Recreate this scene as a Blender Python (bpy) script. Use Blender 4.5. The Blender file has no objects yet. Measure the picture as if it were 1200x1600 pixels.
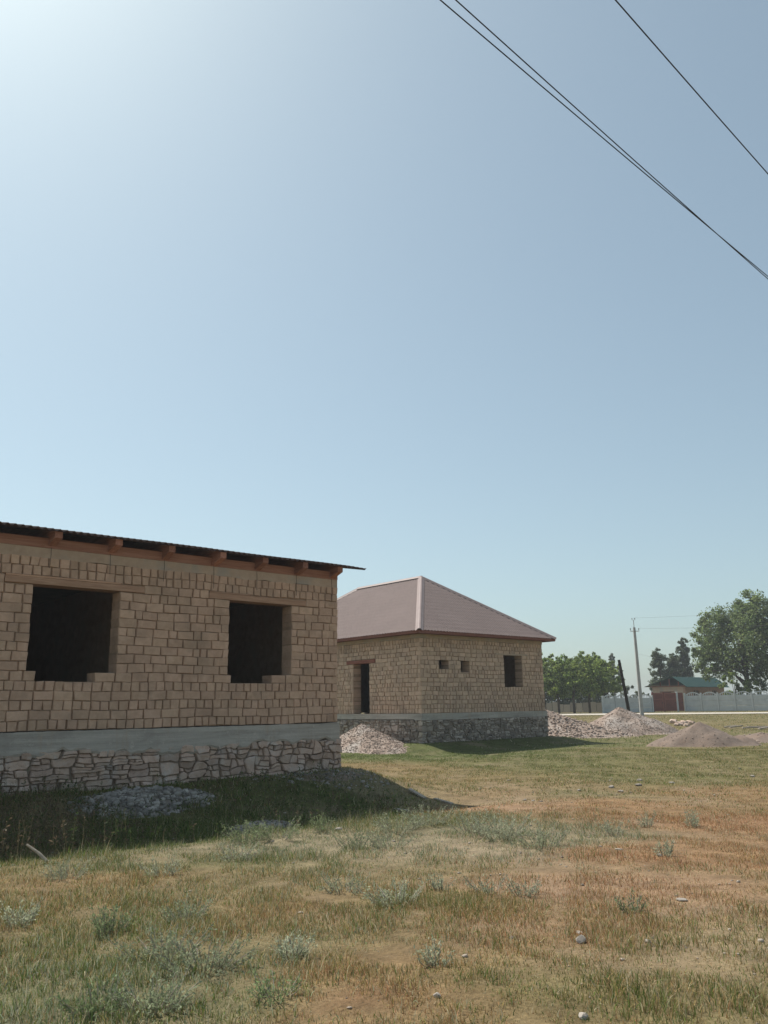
import bpy, math, random
import numpy as np
from mathutils import Matrix, Vector

random.seed(7)
RNG = np.random.default_rng(11)
SC = bpy.context.scene
COL = SC.collection
R = math.radians

# ---------------------------------------------------------------- camera, sky, sun, exposure
FPX, YAW, PITCH, ROLL, CAMH = 1281.46, R(48.746), R(13.389), R(-0.893), 1.5
FW = np.array([math.cos(PITCH) * math.cos(YAW), math.cos(PITCH) * math.sin(YAW), math.sin(PITCH)])
_r0 = np.array([math.sin(YAW), -math.cos(YAW), 0.0])
_u0 = np.cross(_r0, FW)
RT = math.cos(ROLL) * _r0 + math.sin(ROLL) * _u0
UP = -math.sin(ROLL) * _r0 + math.cos(ROLL) * _u0
cam_data = bpy.data.cameras.new("camera")
cam_data.sensor_fit = 'VERTICAL'
cam_data.sensor_height = 24.0
cam_data.lens = 24.0 * FPX / 1600.0
cam_data.clip_start = 0.05
cam_data.clip_end = 9000.0
cam = bpy.data.objects.new("camera", cam_data)
COL.objects.link(cam)
_m = Matrix(((RT[0], UP[0], -FW[0], 0), (RT[1], UP[1], -FW[1], 0), (RT[2], UP[2], -FW[2], CAMH), (0, 0, 0, 1)))
cam.matrix_world = _m
SC.camera = cam

SUN_EL, SUN_AZ = R(57.0), R(92.5)          # azimuth counter-clockwise from +X
world = bpy.data.worlds.new("World")
SC.world = world
world.use_nodes = True
wn = world.node_tree
bg = wn.nodes["Background"]
sky = wn.nodes.new("ShaderNodeTexSky")
sky.sky_type = 'NISHITA'
sky.sun_disc = False
sky.sun_elevation = SUN_EL
sky.sun_rotation = R(90.0) - SUN_AZ
sky.altitude = 0
sky.air_density = 1.0
sky.dust_density = 1.5
sky.ozone_density = 1.0
hsv = wn.nodes.new("ShaderNodeHueSaturation")
hsv.inputs['Saturation'].default_value = 0.72
wn.links.new(sky.outputs[0], hsv.inputs['Color'])
tin = wn.nodes.new("ShaderNodeMix")
tin.data_type = 'RGBA'; tin.blend_type = 'MULTIPLY'
tin.inputs[0].default_value = 1.0
tin.inputs[7].default_value = (0.83, 1.0, 0.985, 1)
wn.links.new(hsv.outputs[0], tin.inputs[6])
gam = wn.nodes.new("ShaderNodeGamma")
gam.inputs[1].default_value = 0.82
wn.links.new(tin.outputs[2], gam.inputs[0])
wn.links.new(gam.outputs[0], bg.inputs[0])
bg.inputs[1].default_value = 0.140
sun_data = bpy.data.lights.new("sun", 'SUN')
sun_data.energy = 4.6
sun_data.angle = R(0.55)
sun_data.color = (1.0, 0.95, 0.87)
sun = bpy.data.objects.new("sun", sun_data)
COL.objects.link(sun)
_sd = Vector((math.cos(SUN_EL) * math.cos(SUN_AZ), math.cos(SUN_EL) * math.sin(SUN_AZ), math.sin(SUN_EL)))
sun.rotation_euler = _sd.to_track_quat('Z', 'Y').to_euler()
vs = SC.view_settings
vs.view_transform = 'Standard'
vs.look = 'None'
vs.exposure = 0.27
vs.gamma = 1.0
vs.use_curve_mapping = False
SC.cycles.max_bounces = 6
SC.cycles.diffuse_bounces = 4
SC.cycles.transparent_max_bounces = 4


# ---------------------------------------------------------------- measuring helpers (surveyed directions -> places)
def ray(px, py):
    d = FW * FPX + RT * (px - 600) + UP * (800 - py)
    return d / np.linalg.norm(d)


def on_x(px, py, X):
    d = ray(px, py); t = X / d[0]
    return np.array([X, t * d[1], CAMH + t * d[2]])


def at_depth(px, py, D):
    d = ray(px, py); t = D / (d[0] * math.cos(YAW) + d[1] * math.sin(YAW))
    return np.array([t * d[0], t * d[1], CAMH + t * d[2]])


def smooth(a, b, x):
    t = np.clip((x - a) / (b - a), 0, 1)
    return t * t * (3 - 2 * t)


_ph = RNG.uniform(0, 6.28, (14, 2)); _fr = RNG.normal(0, 1, (14, 2))


def wobble(x, y, scale):
    s = 0
    for k in range(14):
        s = s + np.sin((x * _fr[k, 0] + y * _fr[k, 1]) / scale + _ph[k, 0])
    return s / 14 ** 0.5


# house footprints
X1, Y1, X1L, Y1B = 12.85, 16.49, 0.6, 24.6
X2, Y2, W2, Y2B = 24.45, 25.68, 8.28, 38.93
HD = [-60, 0, 5, 9, 13, 20, 28, 36, 50, 75, 95, 130, 400]
HZ = [-.1, -.1, -.12, -.25, -.44, -.50, -.30, -.25, -.12, .2, .4, .45, .45]


def rect_dist(x, y, x0, x1, y0, y1):
    dx = np.maximum(np.maximum(x0 - x, x - x1), 0)
    dy = np.maximum(np.maximum(y0 - y, y - y1), 0)
    return np.hypot(dx, dy)


def ground(x, y):
    x = np.asarray(x, float); y = np.asarray(y, float)
    D = x * math.cos(YAW) + y * math.sin(YAW)
    h = np.interp(D, HD, HZ)
    near = 1 - smooth(60, 110, np.abs(D))
    h = h + near * (0.035 * wobble(x, y, 2.2) + 0.012 * wobble(x + 31, y - 17, 0.55))
    h = h - 0.12 * np.exp(-((y - 12.9) / 1.0) ** 2) * (1 - smooth(13.0, 15.5, x))
    w1 = 1 - smooth(0.25, 2.6, rect_dist(x, y, X1L, X1, Y1, Y1B))
    h = h * (1 - w1) + (0.03 + 0.03 * wobble(x, y, 0.5)) * w1
    w2 = 1 - smooth(0.3, 2.4, rect_dist(x, y, X2, X2 + W2, Y2, Y2B))
    h = h * (1 - w2) + 0.02 * w2
    return h


def gz(x, y):
    return float(ground(x, y))


def on_ground(px, py):
    d = ray(px, py); lo, hi = 1.0, 400.0
    ts = np.linspace(lo, hi, 8000)
    z = CAMH + ts * d[2] - ground(ts * d[0], ts * d[1])
    k = np.argmax(z < 0) if (z < 0).any() else len(ts) - 1
    t = ts[k]
    return np.array([t * d[0], t * d[1], CAMH + t * d[2]])


# ---------------------------------------------------------------- materials
def nmat(name):
    m = bpy.data.materials.new(name); m.use_nodes = True
    nt = m.node_tree; b = nt.nodes["Principled BSDF"]
    return m, nt, b


def N(nt, t, **kw):
    n = nt.nodes.new(t)
    for k, v in kw.items():
        if k.startswith('i_'):
            key = k[2:]; n.inputs[int(key) if key.isdigit() else key].default_value = v
        else:
            setattr(n, k, v)
    return n


def surface(name, c1, c2, scale=8.0, rough=0.9, bump=0.3, bscale=40.0, bdist=0.01, vary=0.0, island=False, c3=None, c3scale=1.5, spec=0.2, metal=0.0):
    """two-tone noise colour, fine relief, optional variation from piece to piece"""
    m, nt, b = nmat(name)
    L = nt.links.new
    tc = N(nt, "ShaderNodeTexCoord")
    geo = N(nt, "ShaderNodeNewGeometry")
    pos = geo.outputs['Position']
    no = N(nt, "ShaderNodeTexNoise", i_Scale=scale, i_Detail=6.0, i_Roughness=0.62)
    L(pos, no.inputs['Vector'])
    cr = N(nt, "ShaderNodeValToRGB")
    cr.color_ramp.elements[0].position = 0.32; cr.color_ramp.elements[0].color = (*c1, 1)
    cr.color_ramp.elements[1].position = 0.68; cr.color_ramp.elements[1].color = (*c2, 1)
    L(no.outputs[0], cr.inputs[0])
    out = cr.outputs[0]
    if c3 is not None:
        n3 = N(nt, "ShaderNodeTexNoise", i_Scale=c3scale, i_Detail=5.0, i_Roughness=0.6)
        L(pos, n3.inputs['Vector'])
        r3 = N(nt, "ShaderNodeMapRange"); r3.inputs[1].default_value = 0.48; r3.inputs[2].default_value = 0.68
        L(n3.outputs[0], r3.inputs[0])
        mx = N(nt, "ShaderNodeMix", data_type='RGBA')
        L(r3.outputs[0], mx.inputs[0]); L(out, mx.inputs[6]); mx.inputs[7].default_value = (*c3, 1)
        out = mx.outputs[2]
    if vary > 0:
        if island:
            rnd = geo.outputs['Random Per Island']
        else:
            rnd = N(nt, "ShaderNodeObjectInfo").outputs['Random']
        mr = N(nt, "ShaderNodeMapRange"); mr.inputs[3].default_value = 1 - vary; mr.inputs[4].default_value = 1 + vary * .8
        L(rnd, mr.inputs[0])
        hs = N(nt, "ShaderNodeHueSaturation")
        L(mr.outputs[0], hs.inputs['Value'])
        mr2 = N(nt, "ShaderNodeMapRange"); mr2.inputs[3].default_value = 0.5 - vary * 0.022; mr2.inputs[4].default_value = 0.5 + vary * 0.02
        ma = N(nt, "ShaderNodeMath", operation='MULTIPLY'); ma.inputs[1].default_value = 7.31
        fr = N(nt, "ShaderNodeMath", operation='FRACT')
        L(rnd, ma.inputs[0]); L(ma.outputs[0], fr.inputs[0]); L(fr.outputs[0], mr2.inputs[0]); L(mr2.outputs[0], hs.inputs['Hue'])
        L(out, hs.inputs['Color']); out = hs.outputs[0]
    L(out, b.inputs['Base Color'])
    b.inputs['Roughness'].default_value = rough
    b.inputs['Specular IOR Level'].default_value = spec
    b.inputs['Metallic'].default_value = metal
    if bump > 0:
        nb = N(nt, "ShaderNodeTexNoise", i_Scale=bscale, i_Detail=5.0, i_Roughness=0.65)
        L(pos, nb.inputs['Vector'])
        bp = N(nt, "ShaderNodeBump", i_Strength=bump, i_Distance=bdist)
        L(nb.outputs[0], bp.inputs['Height']); L(bp.outputs[0], b.inputs['Normal'])
    return m


def wood(name, c1, c2, axis='X', rough=0.75):
    m, nt, b = nmat(name); L = nt.links.new
    geo = N(nt, "ShaderNodeNewGeometry")
    mp = N(nt, "ShaderNodeMapping")
    sc = {'X': (1.2, 14, 14), 'Y': (14, 1.2, 14), 'Z': (14, 14, 1.2)}[axis]
    mp.inputs['Scale'].default_value = sc
    L(geo.outputs['Position'], mp.inputs[0])
    no = N(nt, "ShaderNodeTexNoise", i_Scale=1.6, i_Detail=6.0, i_Roughness=0.6, i_Distortion=0.6)
    L(mp.outputs[0], no.inputs['Vector'])
    cr = N(nt, "ShaderNodeValToRGB")
    cr.color_ramp.elements[0].position = 0.3; cr.color_ramp.elements[0].color = (*c1, 1)
    cr.color_ramp.elements[1].position = 0.72; cr.color_ramp.elements[1].color = (*c2, 1)
    L(no.outputs[0], cr.inputs[0])
    hs = N(nt, "ShaderNodeHueSaturation")
    mr = N(nt, "ShaderNodeMapRange"); mr.inputs[3].default_value = 0.75; mr.inputs[4].default_value = 1.2
    L(N(nt, "ShaderNodeObjectInfo").outputs['Random'], mr.inputs[0]); L(mr.outputs[0], hs.inputs['Value'])
    L(cr.outputs[0], hs.inputs['Color']); L(hs.outputs[0], b.inputs['Base Color'])
    b.inputs['Roughness'].default_value = rough
    b.inputs['Specular IOR Level'].default_value = 0.2
    bp = N(nt, "ShaderNodeBump", i_Strength=0.25, i_Distance=0.004)
    L(no.outputs[0], bp.inputs['Height']); L(bp.outputs[0], b.inputs['Normal'])
    return m


def leafy(name, attr=True, col=(0.07, 0.12, 0.03), trans=0.35, vary=0.35, rough=0.6):
    """thin plant matter: lets part of the light through; colour from the plant's own colour attribute or one colour varied leaf by leaf"""
    m, nt, b = nmat(name); L = nt.links.new
    if attr:
        at = N(nt, "ShaderNodeAttribute", attribute_name="tint"); c = at.outputs['Color']
    else:
        geo = N(nt, "ShaderNodeNewGeometry")
        mr = N(nt, "ShaderNodeMapRange"); mr.inputs[3].default_value = 1 - vary; mr.inputs[4].default_value = 1 + vary
        L(geo.outputs['Random Per Island'], mr.inputs[0])
        hs = N(nt, "ShaderNodeHueSaturation"); hs.inputs['Color'].default_value = (*col, 1)
        L(mr.outputs[0], hs.inputs['Value'])
        no = N(nt, "ShaderNodeTexNoise", i_Scale=0.6, i_Detail=2.0)
        L(geo.outputs['Position'], no.inputs['Vector'])
        m2 = N(nt, "ShaderNodeMapRange"); m2.inputs[1].default_value = .3; m2.inputs[2].default_value = .7; m2.inputs[3].default_value = 0.485; m2.inputs[4].default_value = 0.52
        L(no.outputs[0], m2.inputs[0]); L(m2.outputs[0], hs.inputs['Hue'])
        c = hs.outputs[0]
    b.inputs['Roughness'].default_value = rough
    b.inputs['Specular IOR Level'].default_value = 0.25
    L(c, b.inputs['Base Color'])
    tr = N(nt, "ShaderNodeBsdfTranslucent"); L(c, tr.inputs[0])
    mx = N(nt, "ShaderNodeMixShader"); mx.inputs[0].default_value = trans
    L(b.outputs[0], mx.inputs[1]); L(tr.outputs[0], mx.inputs[2])
    L(mx.outputs[0], nt.nodes["Material Output"].inputs[0])
    return m


M = {}
M['brick'] = surface('adobe_brick', (0.50, 0.33, 0.23), (0.62, 0.425, 0.305), 7, 0.95, 0.7, 30, 0.02, vary=0.12, c3=(0.43, 0.295, 0.21), c3scale=1.6)
M['brick_i'] = surface('adobe_brick_field', (0.50, 0.33, 0.23), (0.62, 0.425, 0.305), 7, 0.95, 0.7, 30, 0.02, vary=0.12, island=True, c3=(0.43, 0.295, 0.21), c3scale=1.6)
M['brick2'] = surface('adobe_brick_far', (0.53, 0.365, 0.26), (0.64, 0.455, 0.33), 5, 0.95, 0.6, 25, 0.015, vary=0.16, island=True, c3=(0.46, 0.33, 0.245), c3scale=0.8)
M['mud'] = surface('mud_mortar', (0.33, 0.22, 0.15), (0.44, 0.31, 0.22), 6, 0.95, 0.6, 30, 0.02, c3=(0.36, 0.27, 0.19), c3scale=2)
M['plaster'] = surface('mud_plaster', (0.43, 0.315, 0.23), (0.52, 0.395, 0.295), 5, 0.95, 0.4, 25, 0.015, c3=(0.37, 0.33, 0.28), c3scale=1.4)
M['concrete'] = surface('concrete', (0.38, 0.335, 0.285), (0.50, 0.45, 0.39), 3.5, 0.9, 0.5, 25, 0.015, c3=(0.38, 0.30, 0.235), c3scale=1.0)
def cast_concrete(name):
    m, nt, b = nmat(name); L = nt.links.new
    pos = N(nt, "ShaderNodeNewGeometry").outputs['Position']

    def tex(sc, scale, det=5.0):
        mp = N(nt, "ShaderNodeMapping"); mp.inputs['Scale'].default_value = sc; L(pos, mp.inputs[0])
        n_ = N(nt, "ShaderNodeTexNoise", i_Scale=scale, i_Detail=det, i_Roughness=0.62); L(mp.outputs[0], n_.inputs['Vector']); return n_.outputs[0]

    def ramp(v, lo, hi):
        r = N(nt, "ShaderNodeMapRange"); r.inputs[1].default_value = lo; r.inputs[2].default_value = hi; L(v, r.inputs[0]); return r.outputs[0]

    def mix(f, a_, col):
        mx = N(nt, "ShaderNodeMix", data_type='RGBA'); L(f, mx.inputs[0])
        if isinstance(a_, tuple): mx.inputs[6].default_value = (*a_, 1)
        else: L(a_, mx.inputs[6])
        mx.inputs[7].default_value = (*col, 1); return mx.outputs[2]
    boards = tex((.5, .5, 9), 1.3)
    c = mix(ramp(boards, .35, .65), (0.36, 0.325, 0.285), (0.50, 0.46, 0.405))
    c = mix(ramp(tex((5, 5, .45), 1.2), .55, .75), c, (0.42, 0.335, 0.26))
    c = mix(ramp(tex((1, 1, 1.6), 1.1, 8.0), .52, .70), c, (0.30, 0.27, 0.24))
    c = mix(ramp(tex((1, 1, 1), 7.0), .60, .72), c, (0.52, 0.47, 0.41))
    L(c, b.inputs['Base Color']); b.inputs['Roughness'].default_value = .92; b.inputs['Specular IOR Level'].default_value = .15
    ad = N(nt, "ShaderNodeMath", operation='ADD'); L(boards, ad.inputs[0]); L(tex((1, 1, 1), 14.0), ad.inputs[1])
    bp = N(nt, "ShaderNodeBump", i_Strength=0.7, i_Distance=0.02); L(ad.outputs[0], bp.inputs['Height']); L(bp.outputs[0], b.inputs['Normal'])
    return m


M['concrete'] = cast_concrete('cast_concrete')
M['stone'] = surface('rubble_stone', (0.43, 0.305, 0.235), (0.58, 0.435, 0.35), 5, 0.9, 0.9, 16, 0.03, vary=0.24, c3=(0.52, 0.44, 0.385), c3scale=3)
M['stone_i'] = surface('rubble_stone_small', (0.25, 0.21, 0.175), (0.45, 0.385, 0.325), 3, 0.9, 0.6, 18, 0.02, vary=0.45, island=True)
M['mortar'] = surface('dirty_mortar', (0.20, 0.155, 0.12), (0.33, 0.27, 0.215), 7, 0.95, 0.5, 30, 0.02)
M['wood'] = wood('red_pine', (0.35, 0.155, 0.10), (0.54, 0.285, 0.195), 'X')
M['woody'] = wood('red_pine_rafter', (0.29, 0.125, 0.085), (0.47, 0.235, 0.165), 'Y')
M['lintel'] = wood('lintel_pine', (0.38, 0.215, 0.135), (0.58, 0.37, 0.25), 'X')
M['dark_wood'] = wood('dark_stained_wood', (0.17, 0.06, 0.042), (0.30, 0.12, 0.08), 'Y')
M['old_wood'] = wood('weathered_wood', (0.24, 0.20, 0.16), (0.42, 0.36, 0.29), 'X')
M['tar_wood'] = wood('tarred_wood', (0.018, 0.015, 0.013), (0.05, 0.04, 0.034), 'Z')
M['zinc'] = surface('corrugated_iron', (0.085, 0.055, 0.048), (0.14, 0.09, 0.08), 3, 0.6, 0.1, 30, 0.003, metal=0.1)
M['tileroof'] = surface('brown_metal_roof', (0.17, 0.128, 0.117), (0.245, 0.188, 0.173), 16, 0.8, 0.6, 12, 0.02, spec=0.12, c3=(0.225, 0.172, 0.158), c3scale=0.6)
M['cap'] = surface('roof_cap_metal', (0.27, 0.20, 0.185), (0.32, 0.245, 0.225), 2, 0.6, 0.1, 20, 0.003, spec=0.25)
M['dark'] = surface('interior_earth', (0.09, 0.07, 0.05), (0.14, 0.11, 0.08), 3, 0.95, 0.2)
M['wire'] = surface('wire_steel', (0.03, 0.03, 0.032), (0.05, 0.05, 0.052), 5, 0.6, 0, metal=0.2)
M['pole'] = surface('pole_concrete', (0.34, 0.335, 0.32), (0.44, 0.43, 0.41), 2, 0.9, 0.2, 20, 0.01)
M['fence'] = surface('precast_concrete', (0.48, 0.50, 0.49), (0.58, 0.595, 0.58), 1.5, 0.85, 0.3, 12, 0.02)
M['gate'] = surface('red_gate_paint', (0.15, 0.045, 0.032), (0.21, 0.065, 0.045), 1.5, 0.5, 0.1, 12, 0.01)
M['green_roof'] = surface('green_roof_paint', (0.009, 0.042, 0.027), (0.013, 0.052, 0.034), 1, 0.45, 0.05, 10, 0.01)
M['pink_wall'] = surface('burnt_brick_wall', (0.34, 0.215, 0.15), (0.44, 0.29, 0.21), 2.5, 0.95, 0.3, 8, 0.02)
M['bark'] = surface('bark', (0.07, 0.055, 0.04), (0.14, 0.11, 0.085), 3, 0.95, 0.8, 10, 0.03)
M['gravel'] = surface('pink_gravel', (0.27, 0.20, 0.16), (0.41, 0.325, 0.27), 3, 0.95, 0.7, 14, 0.05, c3=(0.42, 0.37, 0.33), c3scale=0.9)
M['gravel_i'] = surface('pink_gravel_stones', (0.28, 0.21, 0.17), (0.45, 0.36, 0.30), 2, 0.9, 0.3, 14, 0.02, vary=0.28, island=True)
M['grey_i'] = surface('grey_rubble', (0.19, 0.17, 0.15), (0.36, 0.33, 0.295), 4, 0.9, 0.5, 25, 0.02, vary=0.5, island=True)
M['earth'] = surface('bank_earth', (0.17, 0.13, 0.095), (0.27, 0.21, 0.155), 5, 0.95, 0.8, 16, 0.04)
M['greyrub'] = surface('grey_rubble_bed', (0.15, 0.125, 0.10), (0.25, 0.215, 0.18), 6, 0.95, 0.6, 20, 0.03)
M['sand'] = surface('grey_brown_sand', (0.17, 0.13, 0.105), (0.235, 0.18, 0.145), 3, 0.95, 0.6, 30, 0.03, c3=(0.26, 0.18, 0.135), c3scale=0.5)
M['palestone'] = surface('pale_stone', (0.25, 0.215, 0.18), (0.37, 0.33, 0.285), 9, 0.9, 0.5, 40, 0.01, vary=0.2)
M['pale_i'] = surface('pale_pebble', (0.26, 0.21, 0.165), (0.42, 0.36, 0.30), 9, 0.9, 0.2, 40, 0.01, vary=0.35, island=True)
M['road'] = surface('dusty_road', (0.42, 0.37, 0.31), (0.52, 0.47, 0.40), 0.6, 0.95, 0.3, 6, 0.02)
M['porcelain'] = surface('insulator', (0.30, 0.29, 0.28), (0.36, 0.35, 0.34), 5, 0.3, 0)
M['blade'] = leafy('grass_blades', True, trans=0.38, rough=0.7)
M['silver'] = leafy('wormwood_leaf', True, trans=0.4, rough=0.7)
M['leafA'] = leafy('leaf_bright', False, (0.21, 0.27, 0.075), 0.64, 0.5)
M['leafB'] = leafy('leaf_dark', False, (0.165, 0.21, 0.08), 0.6, 0.55)
M['leafC'] = leafy('leaf_poplar', False, (0.12, 0.145, 0.085), 0.52, 0.4)
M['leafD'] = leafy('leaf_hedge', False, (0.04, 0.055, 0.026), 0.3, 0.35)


# ---------------------------------------------------------------- mesh helpers
class MB:
    def __init__(self):
        self.V = []; self.F = []

    def add(self, v, f):
        k = len(self.V); self.V.extend(v); self.F.extend([tuple(i + k for i in q) for q in f])
        return self

    def box(self, x0, x1, y0, y1, z0, z1):
        v = [(x0, y0, z0), (x1, y0, z0), (x1, y1, z0), (x0, y1, z0), (x0, y0, z1), (x1, y0, z1), (x1, y1, z1), (x0, y1, z1)]
        return self.add(v, [(0, 3, 2, 1), (4, 5, 6, 7), (0, 1, 5, 4), (1, 2, 6, 5), (2, 3, 7, 6), (3, 0, 4, 7)])

    def hexa(self, v):
        return self.add(v, [(0, 3, 2, 1), (4, 5, 6, 7), (0, 1, 5, 4), (1, 2, 6, 5), (2, 3, 7, 6), (3, 0, 4, 7)])

    def tube(self, pts, rad, n=8, cap=True):
        pts = [Vector(p) for p in pts]
        rad = rad if isinstance(rad, (list, tuple)) else [rad] * len(pts)
        k = len(self.V); a = None
        for i, p in enumerate(pts):
            t = (pts[min(i + 1, len(pts) - 1)] - pts[max(i - 1, 0)]).normalized()
            if a is None:
                a = t.orthogonal().normalized()
            a = (a - t * a.dot(t)).normalized(); b = t.cross(a)
            for j in range(n):
                w = 2 * math.pi * j / n
                self.V.append(tuple(p + (a * math.cos(w) + b * math.sin(w)) * rad[i]))
        for i in range(len(pts) - 1):
            for j in range(n):
                self.F.append((k + i * n + j, k + i * n + (j + 1) % n, k + (i + 1) * n + (j + 1) % n, k + (i + 1) * n + j))
        if cap:
            self.F.append(tuple(k + j for j in range(n))[::-1])
            e = k + (len(pts) - 1) * n
            self.F.append(tuple(e + j for j in range(n)))
        return self


OFF = {}


def empty(name, loc, label, cat, group=None):
    o = bpy.data.objects.new(name, None); COL.objects.link(o)
    o.empty_display_size = 0.2
    o.location = loc; OFF[o.name] = np.array(loc, float)
    tag(o, label, cat, group)
    return o


def tag(o, label, cat, group=None):
    o["label"] = label; o["category"] = cat
    if group:
        o["group"] = group


def link_mesh(name, me, mat, parent=None, off=None):
    me.materials.append(mat)
    o = bpy.data.objects.new(name, me); COL.objects.link(o)
    if parent is not None:
        o.parent = parent; OFF[o.name] = OFF[parent.name]
    else:
        o.location = off if off is not None else (0, 0, 0); OFF[o.name] = np.array(off if off is not None else (0, 0, 0), float)
    return o


def mobj(name, mb, mat, parent=None, loc=None, smooth_=False):
    """link a builder's shapes (given in world places) as one object"""
    off = OFF[parent.name] if parent is not None else np.array(loc if loc is not None else (0, 0, 0), float)
    V = np.array(mb.V, float) - off
    me = bpy.data.meshes.new(name)
    me.from_pydata(V.tolist(), [], mb.F)
    if smooth_:
        me.shade_smooth()
    me.update()
    return link_mesh(name, me, mat, parent, off)


def nobj(name, V, F, mat, parent=None, loc=None, tint=None, smooth_=False):
    """numpy mesh: F is (n,3) or (n,4); tint is one colour per vertex"""
    off = OFF[parent.name] if parent is not None else np.array(loc if loc is not None else (0, 0, 0), float)
    V = np.asarray(V, float) - off; F = np.asarray(F, np.int32)
    me = bpy.data.meshes.new(name); k = F.shape[1]
    me.vertices.add(len(V)); me.vertices.foreach_set("co", V.astype(np.float32).ravel())
    me.loops.add(F.size); me.loops.foreach_set("vertex_index", F.ravel())
    me.polygons.add(len(F)); me.polygons.foreach_set("loop_start", np.arange(0, F.size, k, dtype=np.int32))
    if smooth_:
        me.polygons.foreach_set("use_smooth", np.ones(len(F), bool))
    me.update(calc_edges=True)
    if tint is not None:
        a = me.color_attributes.new("tint", 'FLOAT_COLOR', 'POINT')
        c = np.ones((len(V), 4), np.float32); c[:, :3] = tint
        a.data.foreach_set("color", c.ravel())
    return link_mesh(name, me, mat, parent, off)


def stuff(o, label=None):
    o["kind"] = "stuff"
    if label:
        o["label"] = label
    return o


_ICO_V = None


def ico():
    global _ICO_V, _ICO_F
    if _ICO_V is None:
        t = (1 + 5 ** .5) / 2
        v = np.array([(-1, t, 0), (1, t, 0), (-1, -t, 0), (1, -t, 0), (0, -1, t), (0, 1, t), (0, -1, -t), (0, 1, -t), (t, 0, -1), (t, 0, 1), (-t, 0, -1), (-t, 0, 1)], float)
        _ICO_V = v / np.linalg.norm(v[0])
        _ICO_F = np.array([(0, 11, 5), (0, 5, 1), (0, 1, 7), (0, 7, 10), (0, 10, 11), (1, 5, 9), (5, 11, 4), (11, 10, 2), (10, 7, 6), (7, 1, 8), (3, 9, 4), (3, 4, 2), (3, 2, 6), (3, 6, 8), (3, 8, 9), (4, 9, 5), (2, 4, 11), (6, 2, 10), (8, 6, 7), (9, 8, 1)], np.int32)
    return _ICO_V, _ICO_F


def stones_mesh(P, S, flat=0.7):
    """many broken stones: positions P (n,3), sizes S (n,)"""
    v, f = ico(); n = len(P)
    J = 1 + RNG.uniform(-.28, .28, (n, 12, 1))
    A = RNG.uniform(0.65, 1.35, (n, 1, 3)); A[:, :, 2] *= flat
    a = RNG.uniform(0, 6.28, n); c, s = np.cos(a), np.sin(a)
    A[:, :, :2] = .6 + .4 * A[:, :, :2]
    V = v[None] * J * A * S[:, None, None]
    x = V[:, :, 0] * c[:, None] - V[:, :, 1] * s[:, None]; y = V[:, :, 0] * s[:, None] + V[:, :, 1] * c[:, None]
    V = np.stack([x, y, V[:, :, 2]], -1) + P[:, None]
    F = f[None] + (np.arange(n) * 12)[:, None, None]
    return V.reshape(-1, 3), F.reshape(-1, 3)


# ---------------------------------------------------------------- ground with zones of growth
# survey of what grows where: (photo direction) -> share of green, straw, russet, bare, silver
ZONES = [
    (60, 1420, .3, .45, .15, .05, .05), (40, 1560, .5, .2, .0, 0, .3), (200, 1560, .5, .15, 0, 0, .35), (300, 1500, .4, .2, .0, 0, .4), (320, 1570, .5, .25, .0, 0, .25), (130, 1530, .6, .15, 0, 0, .25), (220, 1480, .55, .2, 0, 0, .25), (100, 1490, .4, .35, .05, 0, .2),
    (180, 1440, .45, .38, .02, 0, .15), (150, 1380, .2, .55, .25, 0, .0), (400, 1380, .25, .5, .1, 0, .15), (300, 1345, .5, .3, 0, 0, .2),
    (450, 1320, .3, .05, 0, .35, .3), (560, 1320, .25, .05, 0, .4, .3), (700, 1330, .1, .2, 0, .45, .25), (760, 1300, .25, .05, 0, .2, .5),
    (860, 1310, .2, .2, 0, .3, .3), (640, 1285, .5, .3, 0, 0, .2), (600, 1500, .1, .6, .3, 0, 0), (500, 1420, .15, .6, .2, 0, .05),
    (700, 1420, .4, .45, .15, 0, 0), (560, 1560, 0, .45, .55, 0, 0), (700, 1560, .1, .5, .4, 0, 0), (850, 1540, .4, .5, .1, 0, 0),
    (1000, 1560, .45, .5, .05, 0, 0), (1150, 1560, .4, .4, .05, .15, 0), (1130, 1470, .2, .4, .05, .35, 0), (950, 1450, .15, .3, .5, .05, 0),
    (880, 1400, 0, .2, .45, .35, 0), (1000, 1390, 0, .2, .5, .3, 0), (1000, 1330, .05, .15, .75, .05, 0), (1100, 1290, 0, .2, .75, .05, 0),
    (1180, 1330, 0, .4, .55, .05, 0), (950, 1260, .1, .3, .6, 0, 0), (1150, 1240, .2, .3, .5, 0, 0), (800, 1260, 0, .25, .5, .25, 0),
    (780, 1240, .3, .15, .35, .2, 0), (1000, 1215, .6, .4, 0, 0, 0), (1150, 1195, .55, .45, 0, 0, 0), (700, 1220, .3, .6, .1, 0, 0),
    (600, 1200, .2, .7, .1, 0, 0), (600, 1182, 1, 0, 0, 0, 0), (680, 1180, 1, 0, 0, 0, 0), (800, 1195, .7, .3, 0, 0, 0), (900, 1240, .45, .3, .05, .2, 0),
    (1000, 1170, .5, .5, 0, 0, 0), (1150, 1170, .5, .5, 0, 0, 0), (200, 1300, .9, .1, 0, 0, 0), (80, 1290, .45, .35, .1, .1, 0), (320, 1290, .95, .05, 0, 0, 0), (500, 1250, .9, .1, 0, 0, 0),
    (600, 1230, .55, .15, 0, .3, 0), (750, 1172, 1, 0, 0, 0, 0), (850, 1168, 1, 0, 0, 0, 0), (980, 1130, .4, .6, 0, 0, 0), (900, 1125, .4, .6, 0, 0, 0), (1150, 1124, .5, .5, 0, 0, 0), (-200, 1400, .35, .5, .1, 0, .05), (1400, 1400, .2, .4, .4, 0, 0), (1350, 1220, .4, .5, .1, 0, 0),
]


def polar(x, y):
    return np.log(np.maximum(np.hypot(x, y), 0.5)) * 1.6, np.arctan2(y, x)


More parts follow.
